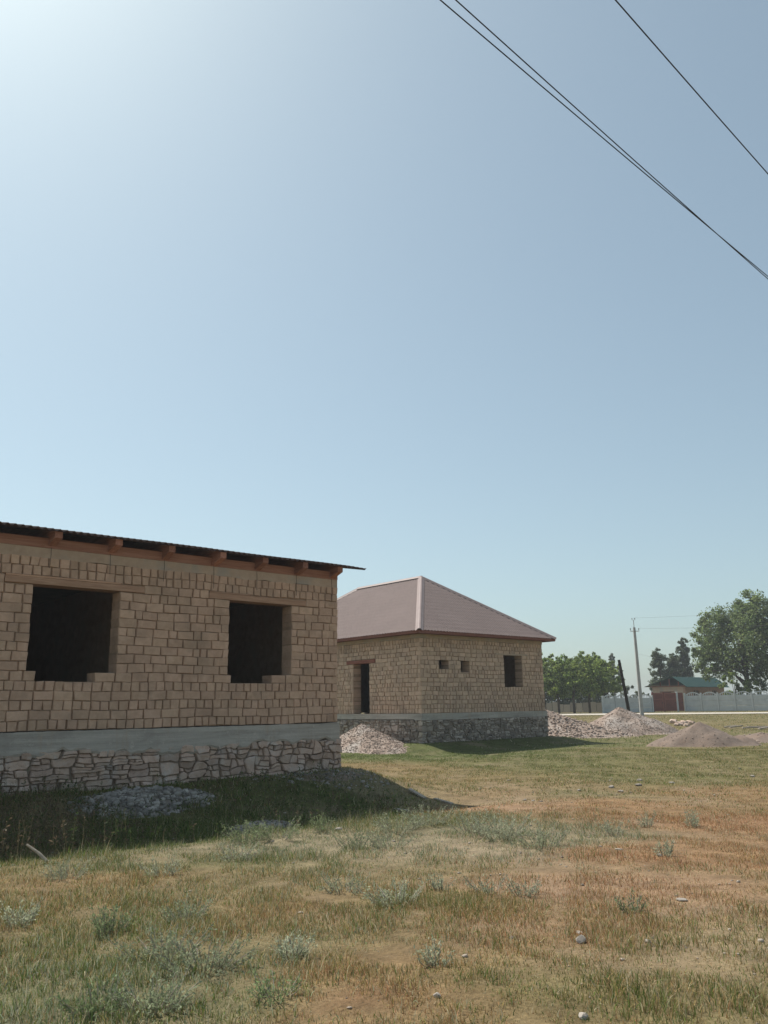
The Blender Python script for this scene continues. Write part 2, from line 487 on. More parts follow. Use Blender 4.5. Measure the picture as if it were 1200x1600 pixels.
_zp = np.array([on_ground(z[0], z[1])[:2] for z in ZONES]); _zw = np.array([z[2:] for z in ZONES])
_zl, _za = polar(_zp[:, 0], _zp[:, 1])


def zones(x, y):
    x = np.asarray(x, float).ravel(); y = np.asarray(y, float).ravel()
    l, a = polar(x + 0.35 * wobble(x, y, 0.8), y + 0.35 * wobble(y + 9, x, 0.8))
    out = np.zeros((len(x), 5)); tot = np.zeros((len(x), 1))
    for k in range(len(_zl)):
        w = 1.0 / ((l - _zl[k]) ** 2 + (a - _za[k]) ** 2 + 2e-4) ** 1.7
        out += w[:, None] * _zw[k]; tot += w[:, None]
    return out / tot


def coords(lo, hi, step):
    mid = np.arange(lo, hi + 1e-6, step)
    far = np.geomspace(step * 1.5, 2400, 32)
    return np.concatenate([(lo - far)[::-1], mid, hi + far])


gx, gy = coords(-6, 42, .25), coords(-6, 42, .25)
GX, GY = np.meshgrid(gx, gy, indexing='ij')
GZ = ground(GX, GY)
V = np.stack([GX.ravel(), GY.ravel(), GZ.ravel()], 1)
nx, ny = len(gx), len(gy)
ii = (np.arange(nx - 1)[:, None] * ny + np.arange(ny - 1)[None]).ravel()
F = np.stack([ii, ii + ny, ii + ny + 1, ii + 1], 1)
zw = zones(V[:, 0], V[:, 1])
SOIL = np.array([[0.095, 0.105, 0.04], [0.215, 0.155, 0.082], [0.265, 0.145, 0.078], [0.33, 0.25, 0.18], [0.205, 0.18, 0.12]])


def soil_material():
    m, nt, b = nmat('dry_steppe_soil'); L = nt.links.new
    at = N(nt, "ShaderNodeAttribute", attribute_name="tint")
    geo = N(nt, "ShaderNodeNewGeometry"); pos = geo.outputs['Position']
    n1 = N(nt, "ShaderNodeTexNoise", i_Scale=2.2, i_Detail=8.0, i_Roughness=0.7); L(pos, n1.inputs['Vector'])
    n2 = N(nt, "ShaderNodeTexNoise", i_Scale=28.0, i_Detail=6.0, i_Roughness=0.7); L(pos, n2.inputs['Vector'])
    r1 = N(nt, "ShaderNodeMapRange"); r1.inputs[1].default_value = .3; r1.inputs[2].default_value = .7; r1.inputs[3].default_value = .6; r1.inputs[4].default_value = 1.35
    L(n1.outputs[0], r1.inputs[0])
    r2 = N(nt, "ShaderNodeMapRange"); r2.inputs[1].default_value = .3; r2.inputs[2].default_value = .7; r2.inputs[3].default_value = .62; r2.inputs[4].default_value = 1.35
    L(n2.outputs[0], r2.inputs[0])
    mu = N(nt, "ShaderNodeMath", operation='MULTIPLY'); L(r1.outputs[0], mu.inputs[0]); L(r2.outputs[0], mu.inputs[1])
    hs = N(nt, "ShaderNodeHueSaturation"); L(mu.outputs[0], hs.inputs['Value']); L(at.outputs['Color'], hs.inputs['Color'])
    n3 = N(nt, "ShaderNodeTexNoise", i_Scale=0.7, i_Detail=5.0, i_Roughness=0.6); L(pos, n3.inputs['Vector'])
    r3 = N(nt, "ShaderNodeMapRange"); r3.inputs[1].default_value = .52; r3.inputs[2].default_value = .72; r3.inputs[4].default_value = .55
    L(n3.outputs[0], r3.inputs[0])
    mx = N(nt, "ShaderNodeMix", data_type='RGBA'); L(r3.outputs[0], mx.inputs[0]); L(hs.outputs[0], mx.inputs[6]); mx.inputs[7].default_value = (.28, .205, .14, 1)
    L(mx.outputs[2], b.inputs['Base Color'])
    b.inputs['Roughness'].default_value = 0.97; b.inputs['Specular IOR Level'].default_value = 0.1
    bp = N(nt, "ShaderNodeBump", i_Strength=0.7, i_Distance=0.03); L(n2.outputs[0], bp.inputs['Height'])
    L(bp.outputs[0], b.inputs['Normal'])
    return m


M['soil'] = soil_material()
g = nobj("ground", V, F, M['soil'], tint=zw @ SOIL, smooth_=True)
g["kind"] = "structure"

# pale dusty road far off
rp = [at_depth(px, 1110, D) for px, D in ((700, 96), (860, 93), (1000, 90), (1200, 86), (1500, 80))]
mb = MB()
for i, q in enumerate(rp):
    f2 = np.array([math.cos(YAW), math.sin(YAW)])
    for w in (-2.6, 2.6):
        a = q[:2] + f2 * w
        mb.V.append((a[0], a[1], gz(*a) + 0.03 + (0.06 if w > 0 else 0)))
for i in range(len(rp) - 1):
    mb.F.append((2 * i, 2 * i + 2, 2 * i + 3, 2 * i + 1))
mobj("road", mb, M['road'])["kind"] = "structure"


# ---------------------------------------------------------------- masonry
def fill_row(u0, u1, kind, rng):
    """brick widths along one stretch of a course: H headers, S stretchers, M mixed"""
    out = []; u = u0; first = True
    while u < u1 - 0.03:
        k = kind if kind != 'M' else ('H' if rng.random() < 0.45 else 'S')
        w = (0.192 if k == 'H' else 0.385) * rng.uniform(0.88, 1.12)
        if first and rng.random() < .6:
            w = rng.uniform(.12, .36)
        first = False
        if u1 - (u + w) < 0.11:
            w = u1 - u
            if w > 0.48:
                w = w / 2
        out.append((u, u + w)); u += w
    return out


def frame_pt(fr, u, n, z):
    """fr = ('-y', Y) / ('-x', X) / ('+x', X): u along the wall, n outward"""
    k, c = fr
    if k == '-y':
        return (u, c - n, z)
    if k == '-x':
        return (c - n, u, z)
    return (c + n, u, z)


def brick_vf(fr, u0, u1, z0, z1, depth, rng, gap=0.019, gz_=0.008, proud=0.0, slant=0.014, ch=0.012):
    s0, s1 = rng.uniform(-slant, slant), rng.uniform(-slant, slant)
    j = lambda a: rng.uniform(-a, a)
    a0, a1 = u0 + gap * rng.uniform(.1, .9), u1 - gap * rng.uniform(.1, .9)
    wv = lambda u, z: .010 * math.sin(u * 1.9 + z * 2.3) + .005 * math.sin(u * 5.3 + z * 7.1)
    b0, b1 = z0 + gz_ * rng.uniform(.2, 1.0), z1 - gz_ * rng.uniform(0, 0.9)
    q = [(a0 - s0 * .5, b0 + j(.006)), (a1 - s1 * .5, b0 + j(.006)), (a1 + s1 * .5, b1 + j(.008)), (a0 + s0 * .5, b1 + j(.008))]
    g0, g1 = gap * rng.choice((0, .15, .3, .5)), gap * rng.choice((0, .15, .3, .5))
    q = [(q[0][0] + g0, q[0][1]), (q[1][0] - g1, q[1][1]), (q[2][0] + g1 * .3, q[2][1]), (q[3][0] - g0 * .3, q[3][1])]
    q = [(u, z + wv(u, z)) for u, z in q]
    pr = proud + rng.uniform(-.008, .010)
    V = []
    for (u, z), (du, dz) in zip(q, ((1, 1), (-1, 1), (-1, -1), (1, -1))):
        c = ch * rng.uniform(.5, 1.7)
        V.append(frame_pt(fr, u + du * c, pr + j(.005), z + dz * c * .45))
    for (u, z) in q:
        V.append(frame_pt(fr, u, pr - ch - rng.uniform(0, .006), z))
    for (u, z) in q:
        V.append(frame_pt(fr, u, -depth, z))
    F = [(0, 1, 2, 3), (8, 11, 10, 9)]
    for i in range(4):
        k = (i + 1) % 4
        F.append((4 + i, 4 + k, k, i)); F.append((8 + i, 8 + k, 4 + k, 4 + i))
    if fr[0] == '-x':
        F = [f[::-1] for f in F]
    return V, F


def holed_wall(mb, fr, u0, u1, z0, z1, n0, n1, holes):
    """slab from depth n0 (front, outward) to n1 (back) with rectangular holes"""
    us = sorted({u0, u1, *[h[0] for h in holes], *[h[1] for h in holes]}); us = [u for u in us if u0 <= u <= u1]
    zs = sorted({z0, z1, *[h[2] for h in holes], *[h[3] for h in holes]}); zs = [z for z in zs if z0 <= z <= z1]
    solid = lambda i, k: 0 <= i < len(us) - 1 and 0 <= k < len(zs) - 1 and not any(h[0] <= (us[i] + us[i + 1]) / 2 <= h[1] and h[2] <= (zs[k] + zs[k + 1]) / 2 <= h[3] for h in holes)

    def quad(a):
        mb.add([frame_pt(fr, *p) for p in a], [(0, 1, 2, 3)])
    for i in range(len(us) - 1):
        for k in range(len(zs) - 1):
            if not solid(i, k):
                continue
            a, b, c, d = us[i], us[i + 1], zs[k], zs[k + 1]
            quad([(a, n0, c), (b, n0, c), (b, n0, d), (a, n0, d)])
            quad([(a, n1, c), (a, n1, d), (b, n1, d), (b, n1, c)])
            if not solid(i - 1, k): quad([(a, n0, c), (a, n0, d), (a, n1, d), (a, n1, c)])
            if not solid(i + 1, k): quad([(b, n0, c), (b, n1, c), (b, n1, d), (b, n0, d)])
            if not solid(i, k - 1): quad([(a, n0, c), (a, n1, c), (b, n1, c), (b, n0, c)])
            if not solid(i, k + 1): quad([(a, n0, d), (b, n0, d), (b, n1, d), (a, n1, d)])


def course_bricks(fr, u0, u1, zb, pitch, kinds, holes, thick, rng, seen=None, **kw):
    """all bricks of one wall face; bricks beside a hole run through the wall so the reveals are brick too"""
    res = []
    for r, kd in enumerate(kinds):
        a, b = zb + r * pitch, zb + (r + 1) * pitch
        mid = (a + b) / 2
        cuts = sorted((h[0], h[1], h[4] if len(h) > 4 else 1) for h in holes if h[2] < mid < h[3])
        spans = []; u = u0; le = False
        for c0, c1, _d in cuts:
            if c0 > u: spans.append((u, c0, le, True))
            u = max(u, c1); le = True
        if u < u1: spans.append((u, u1, le, False))
        for s0, s1, l_, r_ in spans:
            bs = fill_row(s0, s1, kd, rng)
            for i, (p, q) in enumerate(bs):
                deep = (l_ and i == 0) or (r_ and i == len(bs) - 1)
                res.append((p, q, a, b, thick if deep else 0.11))
    return [(brick_vf(fr, p, q, a, b, d, rng, **kw), (p, q, a, b)) for p, q, a, b, d in res]


def rubble_stones(u0, u1, z0, z1, su, sz, rng, ragged=0.0, warp=.035):
    """uneven ledge stones: blocks split at random, then all joints bent by one shared warp"""
    out = []; ph = [rng.uniform(0, 6.28) for _ in range(8)]

    def bend(u, z):
        a = warp * (math.sin(7.1 * u + 11 * z + ph[0]) + .7 * math.sin(15 * u - 9 * z + ph[1]))
        b = warp * .55 * (math.sin(6.3 * u - 8 * z + ph[2]) + .8 * math.sin(13 * u + 10 * z + ph[3]) + .4 * math.sin(29 * u + ph[4]))
        return a, b

    def split(a, b, c, d):
        w, h = b - a, d - c
        tw, tz = su * rng.choice((.45, .8, 1.0, 1.3, 1.6)), sz * rng.choice((.6, .9, 1.0, 1.25, 1.7))
        if h > tz * 1.25 and (h / tz > w / tw or w < tw * 1.2):
            m_ = c + h * rng.uniform(.36, .64); split(a, b, c, m_); split(a, b, m_, d)
        elif w > tw * 1.25:
            m_ = a + w * rng.uniform(.33, .67); split(a, m_, c, d); split(m_, b, c, d)
        else:
            out.append((a, b, c, d))
    nb = max(2, round((z1 - z0) / (sz * 2.3))); cuts_ = [z0 + (z1 - z0) * (k + (rng.uniform(-.2, .2) if 0 < k < nb else 0)) / nb for k in range(nb + 1)]
    for k in range(nb):
        u = u0
        while u < u1:
            w = min(rng.uniform(.7, 1.7), u1 - u)
            if u1 - u - w < .45: w = u1 - u
            split(u, u + w, cuts_[k], cuts_[k + 1]); u += w
    polys = []
    for a, b, c, d in out:
        n1, n2 = max(1, round((b - a) / .12)), max(1, round((d - c) / .10))
        P = [(a + (b - a) * i / n1, c) for i in range(n1)] + [(b, c + (d - c) * i / n2) for i in range(n2)] + [(b - (b - a) * i / n1, d) for i in range(n1)] + [(a, d - (d - c) * i / n2) for i in range(n2)]
        e = rng.uniform(-ragged, ragged * .3) if d >= z1 - 1e-6 else 0
        Q = []
        cx, cz = (a + b) / 2, (c + d) / 2
        for (p, q) in P:
            du, dz = bend(p, q)
            if p <= u0 + 1e-6 or p >= u1 - 1e-6: du = 0
            if q >= z1 - 1e-6: dz = dz * .6 + e
            crn = (abs(p - a) < 1e-6 or abs(p - b) < 1e-6) and (abs(q - c) < 1e-6 or abs(q - d) < 1e-6)
            f = rng.uniform(.80, .97) if crn else rng.uniform(.95, 1.02)
            Q.append((cx + (p - cx) * f + du, cz + (q - cz) * f + dz))
        polys.append(Q)
    return polys


def stone_vf(fr, poly, rng, gap=0.005, proud=0.03, depth=0.15, flip=False):
    c = np.mean(poly, 0); n = len(poly)
    tilt = rng.uniform(-.10, .10), rng.uniform(-.2, .12)
    pr = proud + rng.uniform(-.028, .03)
    V = []
    for ring, (sh, dn) in enumerate(((gap + .016, 0), (gap, -.022), (gap, -depth))):
        for (u, z) in poly:
            du, dz = u - c[0], z - c[1]; l = max(math.hypot(du, dz), 1e-3)
            k = max(0.25, 1 - sh * rng.uniform(.7, 1.3) / l)
            nn = pr + dn + (tilt[0] * du + tilt[1] * dz if ring < 2 else 0) + (rng.uniform(-.006, .006) if ring < 2 else 0)
            V.append(frame_pt(fr, c[0] + du * k, nn if ring < 2 else -depth, c[1] + dz * k))
    F = [tuple(range(n))]
    for r in (0, 1):
        for i in range(n):
            k = (i + 1) % n
            F.append(((r + 1) * n + i, (r + 1) * n + k, r * n + k, r * n + i))
    if flip or fr[0] == '-x':
        F = [f[::-1] for f in F]
    return V, F


# ================================================================ house 1 (near, iron roof)
rng = random.Random(5)
h1 = empty("mud_brick_house", (X1, Y1, 0), "unfinished mud brick house with thin corrugated iron roof edge and two square window holes", "house")
ZC, ZR, NR = 1.163, 4.49, 18
PIT = (ZR - ZC) / NR
S5 = ZC + 5 * PIT; S6 = ZC + 6 * PIT
LZ0, LZ1 = ZC + 15 * PIT + .012, ZC + 16 * PIT - .005
HOLES = [(5.33, 7.09, S6, LZ0), (5.50, 6.66, S5, S6), (9.72, 11.43, S6, LZ0), (9.80, 10.88, S5, S6)]
LINT = [(4.78, 7.62), (9.17, 11.85)]
mb = MB()
grow = [(a - .02, b + .02, c - .004, d + .02) for a, b, c, d in HOLES]
holed_wall(mb, ('-y', Y1), X1L, X1 - .03, ZC, ZR, -.045, -.42, grow)
wall = mobj("wall", mb, M['mud'], h1)
kinds = ['H', 'S', 'H', 'S', 'H', 'S', 'M', 'S', 'M', 'S', 'M', 'S', 'M', 'S', 'M', 'M', 'H', 'H']
row_holes = HOLES + [(a, b, LZ0, LZ1) for a, b in LINT]
bl = course_bricks(('-y', Y1), X1L, X1, ZC, PIT, kinds, row_holes, .41, rng)
vis = [b for b in bl if b[1][1] > 4.35]
size = lambda b: (b[1][1] - b[1][0]) / math.hypot(b[1][0], Y1) ** 2
vis.sort(key=size, reverse=True)
own, rest = vis[:300], vis[300:] + [b for b in bl if b[1][1] <= 4.35]
for (v, f), _ in own:
    mobj("brick", MB().add(v, f), M['brick'], wall)
mb = MB()
for (v, f), _ in rest:
    mb.add(v, f)
# the wall round the corner
sb = course_bricks(('+x', X1), Y1 + .02, Y1B, ZC, PIT, kinds, [], .11, rng)
for (v, f), _ in sb:
    mb.add([(x - .035, y, z) for x, y, z in v], f)
stuff(mobj("brickwork", mb, M['brick_i'], wall))
mb = MB().box(X1 - .42, X1 - .05, Y1 + .43, Y1B, ZC, ZR).box(X1L, X1L + .4, Y1 + .43, Y1B, ZC, ZR).box(X1L + .4, X1 - .42, Y1B - .4, Y1B, ZC, ZR)
mobj("back_wall", mb, M['mud'], h1)
mobj("partition_wall", MB().box(7.75, 8.15, Y1 + .43, Y1B - .4, ZC, ZR), M['mud'], h1)
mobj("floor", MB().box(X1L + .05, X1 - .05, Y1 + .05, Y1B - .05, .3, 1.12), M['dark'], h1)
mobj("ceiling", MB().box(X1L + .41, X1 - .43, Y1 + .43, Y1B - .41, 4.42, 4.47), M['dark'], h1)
# earth-plastered band under the plate, with a slightly uneven face
n = 40; mb = MB(); xs = np.linspace(X1L, X1 - .012, n)
for i, x in enumerate(xs):
    yo = Y1 + rng.uniform(-.004, .01)
    mb.V += [(x, yo + .006, ZR + rng.uniform(-.03, .012)), (x, yo, 4.686), (x, Y1 + .42, 4.686), (x, Y1 + .42, ZR)]
for i in range(n - 1):
    a, b = 4 * i, 4 * i + 4
    mb.F += [(a, b, b + 1, a + 1), (a + 1, b + 1, b + 2, a + 2), (a + 3, b + 3, b, a)]
mb.F += [(4 * n - 4, 4 * n - 1, 4 * n - 2, 4 * n - 3)]
mb.box(X1 - .42, X1 - .012, Y1 + .425, Y1B, ZR, 4.62).box(X1L, X1L + .4, Y1 + .425, Y1B, ZR, 4.62).box(X1L + .4, X1 - .42, Y1B - .4, Y1B, ZR, 4.58)
mobj("plaster_band", mb, M['plaster'], h1)
# lintels
for i, (a, b) in enumerate(LINT):
    o = mobj("lintel", MB().hexa([(a, Y1 - .012, LZ0 + .01), (b, Y1 - .006, LZ0 + .005), (b, Y1 + .4, LZ0 + .005), (a, Y1 + .4, LZ0 + .01), (a, Y1 - .012, LZ1 - .03), (b, Y1 - .006, LZ1 - .035), (b, Y1 + .4, LZ1 - .035), (a, Y1 + .4, LZ1 - .03)]), M['lintel'], h1)
    mobj("lintel_board", MB().box(a + .01, a + (2.3 if i == 0 else 1.1), Y1 - .02, Y1 + .3, LZ1 - .028, LZ1 + .006), M['lintel'], o)
# timber plate, rafters, wire ties
mobj("wall_plate", MB().box(X1L - .1, X1 - .01, Y1 - .004, Y1 + .16, 4.69, 4.885), M['wood'], h1)
mobj("wall_plate", MB().box(X1 - .19, X1 - .02, Y1 + .165, Y1B, 4.625, 4.80), M['woody'], h1)
rx = [1.0, 2.2, 3.35, 4.4, 5.62, 6.84, 8.06, 9.28, 10.43, 11.57, 12.66]
SL, YRG = 0.192, 20.55
rt = lambda y: 4.965 + (YRG - 16.1 - abs(y - YRG)) * SL
for x in rx:
    w = .075; e = rng.uniform(-.03, .03); d = rng.uniform(-.02, .02); ye = 16.13 + e
    t = rng.uniform(-.012, .012)
    d2 = .18
    v = [(x - w + t, ye, rt(ye) - .13 + d * .3), (x + w + t, ye, rt(ye) - .13 + d * .3), (x + w, Y1 - .002, 4.715 + d), (x - w, Y1 - .002, 4.715 + d), (x + w, YRG, rt(YRG) - d2), (x - w, YRG, rt(YRG) - d2),
         (x - w + t, ye, rt(ye)), (x + w + t, ye, rt(ye)), (x + w, YRG, rt(YRG)), (x - w, YRG, rt(YRG))]
    m_ = MB().add(v, [(0, 3, 2, 1), (3, 5, 4, 2), (0, 1, 7, 6), (6, 7, 8, 9), (1, 2, 4, 8, 7), (0, 6, 9, 5, 3), (5, 9, 8, 4)])
    yb = Y1B + .3
    m_.hexa([(x - w, YRG + .002, rt(YRG) - d2), (x + w, YRG + .002, rt(YRG) - d2), (x + w, yb, rt(yb) - d2), (x - w, yb, rt(yb) - d2), (x - w, YRG + .002, rt(YRG)), (x + w, YRG + .002, rt(YRG)), (x + w, yb, rt(yb)), (x - w, yb, rt(yb))])
    o = mobj("rafter", m_, M['woody'], h1)
    mobj("tie_wire", MB().tube([(x - .02, Y1 - .012, 4.70), (x - .015, Y1 - .016, 4.55), (x - .02 + t, Y1 - .018, 4.24 + d * 3)], .0045, 5), M['wire'], o)
# corrugated iron
n = int((13.44 - (X1L - .5)) / .0156)
xs = np.linspace(X1L - .5, 13.44, n); V = []; 
for y in (16.04, YRG, Y1B + .5):
    for dz in (0, -.004):
        z = rt(y) + .028 + .026 * np.cos(2 * np.pi * xs / .14) + dz + (.004 * np.sin(xs * 1.7) if y < 17 else 0) - (np.clip(xs - 13.0, 0, 1) * .03)
        V.append(np.stack([xs, np.full(n, y) + (.008 * np.sin(np.floor(xs / 1.0) * 5.1) if y < 17 else 0), z], 1))
V = np.concatenate(V); F = []
i = np.arange(n - 1)
for a, b in ((0, 2), (2, 4)):
    F.append(np.stack([a * n + i, a * n + i + 1, b * n + i + 1, b * n + i], 1))
    F.append(np.stack([(a + 1) * n + i, (b + 1) * n + i, (b + 1) * n + i + 1, (a + 1) * n + i + 1], 1))
F.append(np.stack([n + i, n + i + 1, i + 1, i], 1))
F.append(np.stack([4 * n + i, 4 * n + i + 1, 5 * n + i + 1, 5 * n + i], 1))
nobj("roof", V, np.concatenate(F), M['zinc'], h1)
gb = MB(); ys = [Y1 + .17, YRG, Y1B]; zl = [4.805, 4.805, 4.56]
for xx in (X1 - .045, X1 - .012):
    gb.V += [(xx, ys[0], 4.805), (xx, ys[2], 4.805), (xx, ys[2], rt(ys[2]) - .002), (xx, ys[1], rt(ys[1]) - .002), (xx, ys[0], rt(ys[0]) - .002)]
gb.F += [(0, 4, 3, 2, 1), (5, 6, 7, 8, 9)] + [(k, (k + 1) % 5, 5 + (k + 1) % 5, 5 + k) for k in range(5)]
mobj("gable_board", gb, M['wood'], h1)
gb.V = [(x - (X1 - X1L) + .06, y, z) for x, y, z in gb.V]
mobj("gable_board", gb, M['wood'], h1)
# foundation: rubble stones and a cast band
fd = mobj("foundation", MB().box(X1L, X1 + .06, Y1 + .03, Y1B, -.5, .74), M['mortar'], h1)
n = 90; mb = MB(); xs = np.linspace(X1L, X1 + .025, n)
for i, x in enumerate(xs):
    jz = .69 + .05 * math.sin(x * 1.3) + .035 * math.sin(x * 4.1 + 1) + .03 * math.sin(x * 9.7) + rng.uniform(-.045, .03) + (.04 if x > 11.5 else 0)
    yo = Y1 - .028 + rng.uniform(-.006, .006)
    mb.V += [(x, yo + .02, jz), (x, yo - .004, jz + .05), (x, yo, ZC - .02 + rng.uniform(-.006, .006)), (x, Y1 + .42, ZC - .003), (x, Y1 + .42, .745)]
for i in range(n - 1):
    a, b = 5 * i, 5 * i + 5
    mb.F += [(a, b, b + 1, a + 1), (a + 1, b + 1, b + 2, a + 2), (a + 2, b + 2, b + 3, a + 3), (a + 4, b + 4, b, a)]
mb.F += [tuple(5 * n - 5 + k for k in (0, 4, 3, 2, 1))]
mb.box(X1 - .4, X1 + .03, Y1 + .425, Y1B, .745, ZC - .004)
mobj("concrete_band", mb, M['concrete'], h1)
ps = rubble_stones(3.9, 8.6, -.35, .78, .40, .125, rng, .06, .022) + rubble_stones(8.6, X1 + .10, -.35, .80, .34, .18, rng, .06, .036)
for p in ps:
    v, f = stone_vf(('-y', Y1 - .005), p, rng)
    mobj("stone", MB().add(v, f), M['stone'], fd)
mb = MB()
for p in rubble_stones(X1L, 3.9, -.35, .79, .40, .13, rng, .06):
    mb.add(*stone_vf(('-y', Y1 - .005), p, rng))
for p in rubble_stones(Y1 + .02, Y1B, -.35, .78, .34, .16, rng, .05):
    mb.add(*stone_vf(('+x', X1 + .06), p, rng))
stuff(mobj("stonework", mb, M['stone_i'], fd))

# ================================================================ house 2 (hipped brown roof)
h2 = empty("mud_brick_house", (X2, Y2, 0), "unfinished mud brick house with hipped brown metal roof and two small vent holes", "house")
XR = X2 + W2
ZC2, ZT2 = 1.22, 4.547
PIT2 = (4.38 - ZC2) / 17
F2 = ('-y', Y2); S2 = ('-x', X2); E2 = ('+x', XR)
hf = [(25.57, 26.14, 3.02, 3.50), (26.94, 27.49, 2.98, 3.48), (29.86, 31.15, 2.26, 3.80)]
hs_ = [(29.09, 30.22, ZC2, 3.47)]
mb = MB()
holed_wall(mb, F2, X2 + .03, XR - .03, ZC2 - .02, 4.38, -.05, -.47, [(a - .02, b + .02, c - .01, d + .02) for a, b, c, d in hf])
holed_wall(mb, S2, Y2 + .475, Y2B - .03, ZC2 - .02, 4.38, -.05, -.47, [(a - .02, b + .02, c, d + .02) for a, b, c, d in hs_])
holed_wall(mb, E2, Y2 + .475, Y2B - .03, ZC2 - .02, 4.38, -.03, -.47, [])
mb.box(X2 + .475, XR - .475, Y2B - .45, Y2B, ZC2 - .02, 4.38)
w2 = mobj("wall", mb, M['mud'], h2)
k2 = ['H', 'H', 'S', 'H', 'S', 'H', 'M', 'S', 'M', 'H', 'S', 'M', 'S', 'M', 'S', 'H', 'H']
mb = MB()
lf = [(29.32, 31.53, 3.80, 3.86)]
kw = dict(gap=.026, gz_=.014, slant=.016, ch=.014)
for fr, a, b, hh in ((F2, X2 - .0, XR, hf), (S2, Y2 + .02, Y2B, hs_ + [(28.65, 30.69, 3.47, 3.63)]), (E2, Y2 + .02, Y2B, [])):
    for (v, f), _ in course_bricks(fr, a, b, ZC2, PIT2, k2, hh, .46, rng, **kw):
        mb.add(v, f)
stuff(mobj("brickwork", mb, M['brick2'], w2))
mobj("plaster_band", MB().box(X2 - .012, XR + .012, Y2 - .012, Y2 + .45, 4.382, ZT2).box(X2 - .012, X2 + .45, Y2 + .452, Y2B, 4.382, ZT2).box(XR - .45, XR + .012, Y2 + .452, Y2B, 4.382, ZT2), M['plaster'], h2)
mobj("lintel", MB().box(X2 - .03, X2 + .4, 28.65, 30.69, 3.475, 3.62), M['dark_wood'], h2)
mobj("lintel", MB().box(29.30, 31.55, Y2 - .02, Y2 + .4, 3.80, 3.86), M['plaster'], h2)
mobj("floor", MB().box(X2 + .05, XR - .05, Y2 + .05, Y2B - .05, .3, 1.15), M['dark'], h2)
mobj("partition_wall", MB().box(X2 + .48, XR - .48, 28.3, 28.7, 1.16, 4.45).box(28.4, 28.8, Y2 + .48, 28.298, 1.16, 4.45), M['mud'], h2)
mb = MB().box(X2 - .05, XR + .05, Y2 - .05, Y2 + .4, .95, ZC2 - .003).box(X2 - .05, X2 + .4, Y2 + .402, Y2B, .98, ZC2 - .003).box(XR - .4, XR + .05, Y2 + .402, Y2B, .95, ZC2 - .003)
mobj("concrete_band", mb, M['concrete'], h2)
fd2 = mobj("foundation", MB().box(X2 - .02, XR + .02, Y2 - .02, Y2B, -.5, .945), M['mortar'], h2)
mb = MB()
for fr, a, b in ((('-y', Y2 - .03), X2 - .09, XR + .09), (('-x', X2 - .03), Y2 - .05, Y2B), (('+x', XR + .03), Y2 - .05, Y2B)):
    for p in rubble_stones(a, b, -.3, .96, .30, .12, rng, .03):
        mb.add(*stone_vf(fr, p, rng, gap=.012, proud=.03))
stuff(mobj("stonework", mb, M['stone_i'], fd2))
# roof
EV, EZ, RZ = .50, 4.66, 7.90
ex0, ex1, ey0, ey1 = X2 - EV, XR + EV, Y2 - EV, Y2B + EV
xm = (ex0 + ex1) / 2; hw = (ex1 - ex0) / 2
ra, rb = ey0 + hw, ey1 - hw
roof = None


def roof_face(A, B, C, Dp, name, parent):
    """A->B along the eave, Dp..C along the top; pressed-tile relief"""
    A, B, C, Dp = map(np.array, (A, B, C, Dp))
    e = B - A; Lu = np.linalg.norm(e); e = e / Lu
    mid = (C + Dp) / 2 - A; mid = mid - e * (mid @ e); Lv = np.linalg.norm(mid); vdir = mid / Lv
    nrm = np.cross(e, vdir)
    c0 = (Dp - A) @ e; c1 = (C - A) @ e
    us = np.arange(0, Lu + .02, .031)
    vals = []
    k = 0.35
    for r in range(int(Lv / k) + 1):
        for q, h in ((0, .001), (.5, .0006), (.985, 0.0)):
            v = (r + q) * k
            if v < Lv: vals.append((v, h))
    vals.append((Lv, 0))
    P = []
    for v, h in vals:
        t = v / Lv
        uu = np.clip(us, c0 * t, Lu + (c1 - Lu) * t)
        hgt = h + .016 * np.cos(2 * np.pi * us / .186)
        P.append(A + uu[:, None] * e + v * vdir + hgt[:, None] * nrm)
    n_, m_ = len(us), len(vals)
    V = np.concatenate(P)
    i = (np.arange(m_ - 1)[:, None] * n_ + np.arange(n_ - 1)[None]).ravel()
    Q = np.stack([i, i + 1, i + n_ + 1, i + n_], 1)
    keep = (np.linalg.norm(V[Q[:, 0]] - V[Q[:, 1]], axis=1) + np.linalg.norm(V[Q[:, 3]] - V[Q[:, 2]], axis=1)) > 1e-4
    return nobj(name, V, Q[keep], M['tileroof'], parent)


P0, P1, P2, P3 = (ex0, ey0, EZ), (ex1, ey0, EZ), (ex1, ey1, EZ), (ex0, ey1, EZ)
T0, T1 = (xm, ra, RZ), (xm, rb, RZ)
roof = roof_face(P3, P0, T0, T1, "roof", h2)
roof_face(P0, P1, T0, T0, "roof_slope", roof)
roof_face(P1, P2, T1, T0, "roof_slope", roof)
roof_face(P2, P3, T1, T1, "roof_slope", roof)
up = np.array([0, 0, .02])
for a, b in ((P0, T0), (P1, T0), (P2, T1), (P3, T1), (T0, T1)):
    a, b = np.array(a) + up, np.array(b) + up
    d = (b - a) / np.linalg.norm(b - a); s = np.cross(d, (0, 0, 1)); s /= np.linalg.norm(s); u_ = np.cross(s, d)
    m_ = MB(); prof = [(-.17, -.075), (-.10, -.01), (-.06, .035), (0, .05), (.06, .035), (.10, -.01), (.17, -.075)]
    for p in (a - d * .02, b + d * .02):
        for (x, z) in prof: m_.V.append(tuple(p + s * x + u_ * z))
    for k in range(6): m_.F.append((k, k + 1, k + 8, k + 7))
    mobj("ridge_cap", m_, M['cap'], roof)
